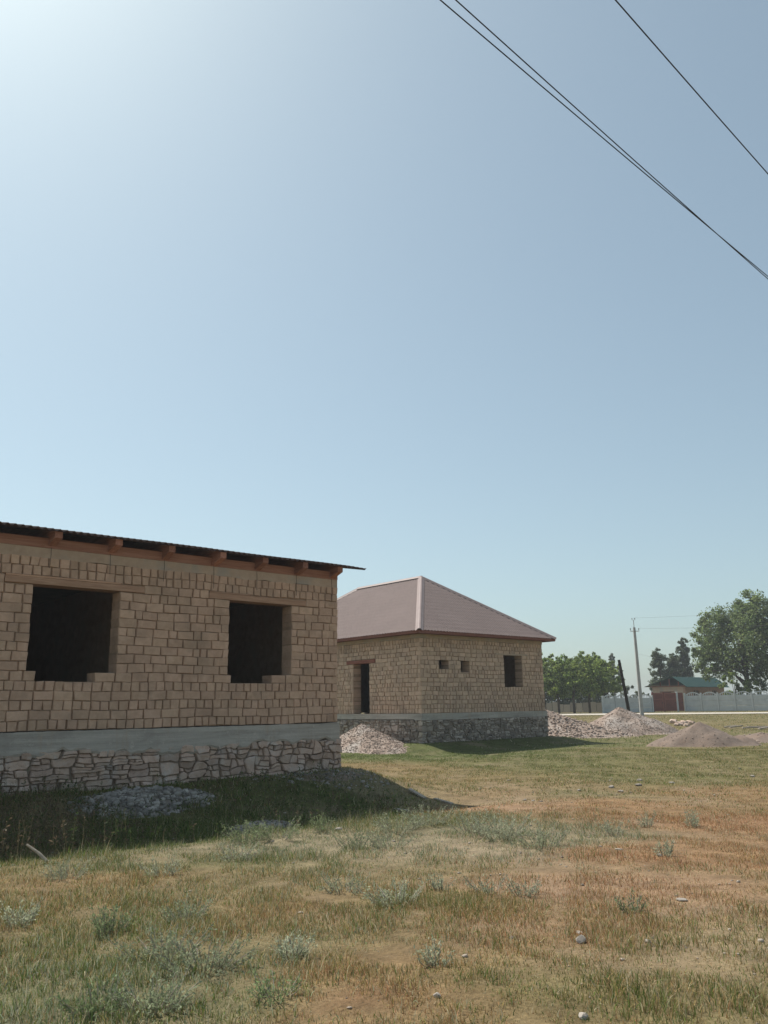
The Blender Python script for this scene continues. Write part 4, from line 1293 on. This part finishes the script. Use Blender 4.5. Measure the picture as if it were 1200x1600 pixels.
grp = "round trees past the gravel heaps"
rows_ = [(851, 106, 7.4, 2.4, "bright round tree partly hidden by the hipped roof house"), (873, 104, 7.0, 2.3, "bright round tree, second from the hipped roof house, beyond the road"), (897, 103, 7.3, 2.5, "bright round tree with clear bare trunk in the middle of the roadside row"), (921, 105, 7.6, 2.6, "tallest bright tree of the roadside row"), (943, 107, 7.2, 2.3, "bright round tree at the end of the row nearest the panel fence")]
for i, (px, D, h_, r_, lab) in enumerate(rows_):
    x, y = foot(px, D)
    tree("leafy_tree", lab, x, y, h_, [(0, 0, h_ * .60, r_ * .95, r_ * .95, h_ * .32), (.5, -.6, h_ * .46, r_ * .9, r_ * .9, h_ * .2), (-.4, .3, h_ * .82, r_ * .6, r_ * .6, h_ * .2), (.9, -1, h_ * .78, r_ * .4, r_ * .4, h_ * .2), (-1.1, 1.2, h_ * .86, r_ * .3, r_ * .3, h_ * .14)], 90, 52, .15, M['leafA'], 40 + i, .16, .7, grp)
DK = ("darker tree top showing right beside the hipped roof's eave corner", "darker tree showing between the first two bright roadside trees", "darker tree filling the gap before the bright tree with bare trunk", "darker tree showing behind the bright tree with bare trunk", "darker tree spiking up behind the tallest bright roadside tree", "darker slim tree ending the roadside row beside the slim poplars")
for i, (px, D, h_, r_) in enumerate(((846, 124, 8.2, 2.2), (862, 126, 8.4, 2.2), (884, 125, 7.9, 2.4), (906, 126, 8.6, 2.3), (932, 125, 8.6, 2.4), (952, 124, 7.4, 1.9))):
    x, y = foot(px, D)
    tree("dark_tree", DK[i], x, y, h_, [(0, 0, h_ * .55, r_, r_, h_ * .38), (0, 0, h_ * .83, r_ * .45, r_ * .45, h_ * .17)], 55, 55, .19, M['leafB'], 60 + i, .15, .75, "darker trees behind the roadside row", limbs=4)
for i, (px, D, h_, r_, lab) in enumerate(((961.5, 190, 12.6, .85, "slim distant poplar, taller of the pair beside the leaning post"), (972, 195, 10.6, .75, "slim distant poplar, shorter of the pair beside the leaning post"))):
    x, y = foot(px, D)
    tree("poplar_tree", lab, x, y, h_, [(0, 0, h_ * .75, r_ * .95, r_ * .95, h_ * .24), (0, 0, h_ * .4, r_ * .6, r_ * .6, h_ * .25)], 60, 50, .18, M['leafC'], 80 + i, .2, .9, "distant slim poplars", limbs=3)
for i, (px, D, h_, r_, lab) in enumerate(((1036, 135, 10.0, 1.65, "broad dark poplar over the gable of the green roofed house"), (1057, 138, 9.4, 1.25, "middle poplar of three behind the green roofed house"), (1075, 140, 12.3, 1.35, "tallest narrow poplar behind the green roofed house"))):
    x, y = foot(px, D)
    tree("poplar_tree", lab, x, y, h_, [(0, 0, h_ * .55, r_, r_, h_ * .38), (0, 0, h_ * .80, r_ * .7, r_ * .7, h_ * .18), (0, 0, h_ * .35, r_ * 1.1, r_ * 1.1, h_ * .22)], 210, 55, .15, M['leafC'], 90 + i, .22, .9, "dark poplars behind the green roofed house", limbs=4)
x, y = foot(1172, 112)
tree("big_tree", "large spreading dark green tree overhanging the grey fence", x, y, 15.4, [(0, 0, 8.6, 6.6, 6.6, 5.2), (.5, -1, 12.2, 3.8, 3.8, 3.4), (-2.6, 2.6, 10, 3.2, 3.2, 3.4), (-3.6, 3.4, 6.4, 2.4, 2.4, 2.6), (2, -3, 5.2, 4.2, 4.2, 2.8), (3, -4, 11, 4, 4, 3.6)], 420, 95, .17, M['leafB'], 101, .42, .7, None, limbs=26)
x, y = foot(1150, 108)
tree("leafy_tree", "small bright tree at the house end under the large spreading tree", x, y, 4.6, [(0, 0, 2.9, 1.9, 1.9, 1.7), (1.5, -1.5, 2.3, 1.6, 1.6, 1.4)], 40, 60, .16, M['leafA'], 103, .12, .7)
x, y = foot(988, 130)
tree("bush", "grey green bush peeping over the panel fence near the concrete pole", x, y, 3.4, [(0, 0, 2.5, 1.5, 1.5, 1.1), (1.3, -1, 2.2, 1.2, 1.2, .9)], 24, 50, .16, M['leafC'], 105, .1, .6, cat="bush", limbs=4)
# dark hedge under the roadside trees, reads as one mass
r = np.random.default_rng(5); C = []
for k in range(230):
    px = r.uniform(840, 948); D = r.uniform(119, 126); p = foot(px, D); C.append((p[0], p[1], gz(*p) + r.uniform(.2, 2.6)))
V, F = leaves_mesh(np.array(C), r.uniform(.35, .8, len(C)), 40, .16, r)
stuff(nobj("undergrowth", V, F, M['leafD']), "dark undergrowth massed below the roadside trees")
# far belt of trees on the horizon, one hazy mass
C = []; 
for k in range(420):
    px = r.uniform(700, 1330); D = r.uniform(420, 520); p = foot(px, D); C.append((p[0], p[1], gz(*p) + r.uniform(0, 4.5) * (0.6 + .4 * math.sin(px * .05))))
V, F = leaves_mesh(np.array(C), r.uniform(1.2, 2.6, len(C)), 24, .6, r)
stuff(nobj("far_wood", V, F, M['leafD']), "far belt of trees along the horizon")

# ---------------------------------------------------------------- grass and scrub
BLADE = np.array([[.12, .16, .042], [.325, .24, .108], [.345, .185, .09], [.36, .29, .20], [.27, .30, .205]])


def scatter(d0, d1, per_m2, lim=.74):
    area = lim * (d1 * d1 - d0 * d0); n_ = int(area * per_m2)
    D = np.sqrt(RNG.uniform(d0 * d0, d1 * d1, n_)); t = RNG.uniform(-lim, lim, n_)
    x = D * math.cos(YAW) + D * t * math.sin(YAW); y = D * math.sin(YAW) - D * t * math.cos(YAW)
    return x, y


def clear_mask(x, y):
    k = (rect_dist(x, y, X1L - .1, X1 + .1, Y1 - .08, Y1B) > 0) & (rect_dist(x, y, X2 - .1, XR + .1, Y2 - .1, Y2B) > 0)
    for hx, hy, rx_, ry_, ro, f in HEAPS:
        u = ((x - hx) * math.cos(ro) + (y - hy) * math.sin(ro)) / rx_; v = (-(x - hx) * math.sin(ro) + (y - hy) * math.cos(ro)) / ry_
        k &= (np.hypot(u, v) > f) | (RNG.uniform(0, 1, len(x)) < .02)
    return k


_c = [at_depth(850, 1146, 45.0), at_depth(972, 1143, 47.5), at_depth(1095, 1152, 36.0)]
HEAPS = [(22.7, hD[1] - .3, 2.5, 1.5, R(90), .95), (_c[0][0], _c[0][1], 4.6, 2.6, R(-41), 1), (_c[1][0], _c[1][1], 3.0, 2.4, R(-41), 1), (_c[2][0], _c[2][1], 2.3, 1.5, R(-41), 1), (7.25, 15.2, 1.35, .65, R(6), .8), (8.35, 12.9, .95, .42, R(10), .7), (11.9, 15.75, 1.75, .7, R(-8), .12)]


def grass(name, label, d0, d1, per_m2, segs, width, lo, hi):
    x, y = scatter(d0, d1, per_m2)
    k = clear_mask(x, y); x, y = x[k], y[k]
    # clumping: denser and barer patches
    cl = wobble(x, y, .16) * .5 + wobble(x + 50, y, .5) * .5
    w = zones(x, y)
    tuft = wobble(x * 1.0 + 7, y - 3, .075) * .6 + wobble(x, y + 11, .26) * .6
    bare = w[:, 3] + .2 * w[:, 2] + np.clip(-cl, 0, 1) * .3 + np.clip(-tuft, 0, 1.2) * .2
    k = RNG.uniform(0, 1, len(x)) > bare * 1.05
    x, y, w, cl, tuft = x[k], y[k], w[k], cl[k], tuft[k]
    n_ = len(x)
    pw = w.copy(); pw[:, 3] *= .3; pw = np.clip(pw + .04 * wobble(x, y, .3)[:, None] * np.array([1, -1, 0, 0, 0]), 0.003, 1)
    pw = pw ** 1.15; cs = np.cumsum(pw / pw.sum(1, keepdims=True), 1)
    ty = (RNG.uniform(0, 1, n_)[:, None] > cs).sum(1).clip(0, 4)
    col = BLADE[ty] * RNG.lognormal(0, .26, (n_, 1)) * (1 + RNG.normal(0, .05, (n_, 3)))
    straw = RNG.uniform(0, 1, n_) < .08
    hgt_mul = np.where(straw & (RNG.uniform(0, 1, n_) < .3), 1.7, 1.0)
    col[straw] = np.array([.52, .45, .29]) * RNG.uniform(.7, 1.1, (straw.sum(), 1))
    green = w[:, 0] / (w.sum(1) + 1e-6)
    hgt = RNG.uniform(lo, hi, n_) * (.62 + .28 * np.clip(cl, -1, 1) + .38 * np.clip(tuft, -.8, 1.3)) * np.array([1.15, 1.0, .75, .6, 1.15])[ty]
    hgt = np.clip(hgt, .012, None) * hgt_mul
    shade = (y > 11.9) & (y < Y1) & (x < 13.2)
    hgt = np.where(shade, hgt * RNG.uniform(1.0, 2.0, n_), hgt)
    lush = (np.hypot(x - 26, y - 22) < 7)
    hgt = np.where(lush, hgt * .8, hgt)
    a = RNG.uniform(0, 6.283, n_); lean = np.abs(RNG.normal(0, .62, n_)) + .1
    dx, dy = np.cos(a), np.sin(a)
    # blade faces vary around the upright
    fa = RNG.uniform(0, 6.283, n_); sx, sy = np.cos(fa), np.sin(fa)
    wd = width * RNG.uniform(.6, 1.3, n_)
    z = ground(x, y) - .008
    P0 = np.stack([x, y, z], 1); S = np.stack([sx, sy, np.zeros(n_)], 1) * wd[:, None] * .5
    tip = P0 + np.stack([dx * lean * hgt, dy * lean * hgt, hgt * np.sqrt(np.clip(1 - lean ** 2 * .5, .2, 1))], 1)
    if segs == 1:
        V = np.stack([P0 - S, P0 + S, tip], 1).reshape(-1, 3); F = np.arange(n_ * 3).reshape(-1, 3); rep = 3
    else:
        mid = P0 * .45 + tip * .55 + np.stack([-dx, -dy, np.full(n_, .8)], 1) * (lean * hgt * .16)[:, None]
        V = np.stack([P0 - S, P0 + S, mid + S * .75, mid - S * .75, tip], 1).reshape(-1, 3)
        b = (np.arange(n_) * 5)[:, None]
        F = np.concatenate([b + [0, 1, 2], b + [0, 2, 3], b + [3, 2, 4]]).astype(np.int32); rep = 5
    return stuff(nobj(name, V, F, M['blade'], tint=np.repeat(np.clip(col, .01, .7), rep, 0)), label)


grass("dry_grass", "short mixed green and straw grass closest to the viewer", 2.6, 8.5, 4500, 2, .0049, .03, .105)
grass("dry_grass", "short mixed grass reaching to the shade of the nearer house", 8.5, 16.5, 2000, 1, .0086, .04, .11)
grass("dry_grass", "grass of the middle field round both houses", 16.5, 34, 520, 1, .0165, .035, .085)
grass("dry_grass", "thin grass of the far field towards the road", 34, 110, 30, 1, .048, .04, .10)


def wormwood(x, y, hgt, spread, n_st, seed, label, group, tone=1.0, cat="plant", green=0.0):
    r = np.random.default_rng(seed); z = gz(x, y); hgt *= .9; spread *= 1.3
    o = empty("wormwood_plant", (x, y, z), label, cat, group)
    st = MB(); LP = []; LA = []
    for k in range(n_st):
        a = r.uniform(0, 6.283); q = spread * math.sqrt(r.uniform(0, 1)); b = np.array([x + q * .45 * math.cos(a), y + q * .45 * math.sin(a), z - .01])
        h_ = hgt * r.uniform(.35, 1.15); t = np.array([x + q * math.cos(a), y + q * math.sin(a), z + h_])
        st.tube([b, (b + t) / 2 + r.normal(0, .01, 3), t], [.0035, .003, .0015], 4, False)
        m_ = int(22 + 20 * h_ / .3)
        f_ = r.uniform(.12, 1.04, m_)[:, None]
        LP.append(b + (t - b) * f_ + r.normal(0, .012, (m_, 3))); LA.append(r.normal(0, 1, (m_, 3)) + (t - b) / np.linalg.norm(t - b) * 1.4)
    P = np.concatenate(LP); A = np.concatenate(LA); A /= np.linalg.norm(A, axis=1)[:, None]
    B = np.cross(A, r.normal(0, 1, A.shape)); B /= np.linalg.norm(B, axis=1)[:, None]
    n_ = len(P); s = (.018 + .05 * hgt) * r.uniform(.6, 1.4, n_)[:, None]
    V = np.stack([P, P + A * s * .5 + B * s * .17, P + A * s, P + A * s * .5 - B * s * .17], 1).reshape(-1, 3)
    base = np.array([.34, .36, .245]) * (1 - green) + np.array([.14, .21, .065]) * green
    col = base * tone * r.lognormal(0, .22, (n_, 1))
    nobj("foliage", V, np.arange(n_ * 4).reshape(-1, 4), M['silver'], o, tint=np.repeat(np.clip(col, .01, .6), 4, 0))
    mobj("stems", st, M['old_wood'], o)
    return o


PL = [
    (1038, 1338, .20, .13, 15, "lone silvery wormwood plant on russet ground with a white stone at its foot", 1.1, 0),
    (1083, 1292, .24, .20, 18, "silvery wormwood tuft on russet ground, farther than the one with the white stone", 1.1, 0),
    (1010, 1292, .22, .16, 14, "thin silvery wormwood tuft between two others on the russet ground", 1.0, 0),
    (960, 1305, .22, .22, 16, "silvery wormwood tuft at the russet ground's border, nearest the bare strip", 1.0, 0),
    (780, 1310, .36, .48, 52, "largest silvery wormwood clump beside the bare strip", 1.05, 0),
    (735, 1300, .28, .35, 30, "silvery wormwood clump adjoining the largest clump on its house side", 1.0, .1),
    (845, 1325, .30, .38, 34, "dusty green wormwood clump just past the largest silvery clump", .9, .2),
    (620, 1300, .30, .4, 36, "silvery wormwood clump along the sunny edge of the house shadow", 1.0, .15),
    (668, 1290, .30, .4, 34, "silvery wormwood clump near the tip of the house shadow", 1.0, .1),
    (610, 1325, .26, .3, 26, "wormwood clump on bare pale soil, nearer than the shadow edge", 1.0, .1),
    (555, 1328, .24, .25, 22, "small green wormwood clump on bare pale soil", .9, .35),
    (385, 1318, .32, .34, 34, "leafy pale green plant at the very edge of the shade", 1.0, .55),
    (430, 1312, .28, .4, 30, "low pale green plant beside the leafy plant at the shade's edge", 1.0, .5),
    (505, 1300, .34, .2, 16, "upright flowering weed with thin spikes against the dark shade", 1.0, .55),
    (370, 1345, .2, .3, 24, "short silvery tuft just below the leafy plant at the shade's edge", 1.05, 0),
    (28, 1448, .17, .16, 26, "silvery wormwood tuft at the picture's edge in straw grass", 1.15, 0),
    (170, 1460, .20, .16, 26, "bright green tuft with silvery blades among straw grass", .95, .6),
    (290, 1440, .17, .2, 24, "grey green wormwood tuft in the middle of the straw grass", .95, .3),
    (255, 1500, .18, .3, 36, "wide low grey green wormwood patch in the near grass", .9, .3),
    (320, 1515, .18, .28, 34, "grey green wormwood patch beside the wide low one", .9, .25),
    (240, 1580, .16, .22, 34, "silvery green clump at the bottom edge of the near grass", 1.0, .3),
    (150, 1585, .15, .18, 28, "bright green clump at the bottom edge near the corner", .9, .7),
    (455, 1500, .15, .12, 22, "small bright silvery tuft standing in russet grass", 1.2, 0),
    (430, 1560, .11, .14, 20, "small green tuft at the bottom in russet grass", 1.1, .7),
    (620, 1415, .20, .3, 28, "loose silvery wormwood patch in the middle of the near field", 1.1, .05),
    (540, 1395, .18, .22, 20, "small silvery wormwood patch before the bare soil", 1.0, .1),
    (680, 1510, .14, .09, 12, "slender silvery sprig above the rounded grey stone", 1.1, 0),
    (690, 1390, .15, .14, 14, "short silvery tuft in straw grass near the middle of the field", 1.1, 0),
    (765, 1395, .15, .2, 16, "faint grey wormwood tuft at the border of russet earth", .9, 0),
    (820, 1400, .15, .16, 14, "grey wormwood tuft on bare russet earth near dark clods", .95, 0),
    (985, 1425, .13, .13, 14, "small green tuft alone on bare russet earth", .8, .5),
    (100, 1375, .2, .22, 22, "silvery tuft in straw grass just below the broken stick", 1.0, .1),
    (250, 1370, .2, .2, 20, "silvery sprigs in golden grass below the shaded bank", 1.1, .0),
]
for i, (px, py, h_, sp, ns, lab, tone, gr) in enumerate(PL):
    p = on_ground(px, py); wormwood(p[0], p[1], h_, sp, ns, 300 + i, lab, "wormwood and weeds", tone, green=gr)
# tall weeds standing in the shade below house 1, uncountable
r = np.random.default_rng(77); P = []; A = []; Hh_ = []
n = 2600
x = r.uniform(2.6, 12.5, n); y = r.uniform(12.4, 15.9, n)
dens = np.where(x < 6.2, .9, .35) * np.where(np.hypot((x - 7.25) / 1.4, (y - 15.2) / .7) < .85, .05, 1)
k = r.uniform(0, 1, n) < dens; x, y = x[k], y[k]; n = len(x); z = ground(x, y)
h_ = r.uniform(.12, .55, n) * np.where(x < 6, 1.15, .6); lean = r.normal(0, .18, (n, 2))
Vs = []; Fs = []; cs = []
b = np.stack([x, y, z], 1); t = b + np.stack([lean[:, 0] * h_, lean[:, 1] * h_, h_], 1)
nl = 9
f_ = r.uniform(.1, 1, (n, nl, 1)); P = b[:, None] + (t - b)[:, None] * f_
A = r.normal(0, 1, (n, nl, 3)) + np.array([0, 0, .6]); A /= np.linalg.norm(A, axis=2, keepdims=True)
B = np.cross(A, r.normal(0, 1, A.shape)); B /= np.linalg.norm(B, axis=2, keepdims=True)
s = r.uniform(.03, .075, (n, nl, 1))
V1 = np.stack([P, P + A * s * .5 + B * s * .16, P + A * s, P + A * s * .5 - B * s * .16], 2).reshape(-1, 3)
sd = np.array([.003, 0, 0])
V2 = np.stack([b - sd, b + sd, t + sd * .4, t - sd * .4], 1).reshape(-1, 3)
c1 = np.repeat(np.where((r.uniform(0, 1, n) < np.where(x < 5.6, .7, .25))[:, None], [.17, .125, .08], [.075, .11, .035]), nl, 0) * r.lognormal(0, .2, (n * nl, 1))
V = np.concatenate([V1, V2]); col = np.concatenate([np.repeat(c1, 4, 0), np.tile([.16, .14, .08], (len(V2), 1))])
stuff(nobj("tall_weeds", V, np.arange(len(V)).reshape(-1, 4), M['blade'], tint=col), "tall weeds in the shade below the nearer house")

# ---------------------------------------------------------------- thin summer haze
hz_m = bpy.data.materials.new('summer_haze'); hz_m.use_nodes = True
nt = hz_m.node_tree; nt.nodes.remove(nt.nodes["Principled BSDF"])
pv = nt.nodes.new("ShaderNodeVolumePrincipled")
pv.inputs['Color'].default_value = (0.92, 0.96, 1.0, 1)
pv.inputs['Density'].default_value = 0.0006
pv.inputs['Anisotropy'].default_value = 0.3
nt.links.new(pv.outputs[0], nt.nodes["Material Output"].inputs['Volume'])
hz = mobj("haze", MB().box(-2500, 2500, -2500, 2500, -2.0, 19.0), hz_m)
stuff(hz, "thin pale summer haze over the plain")
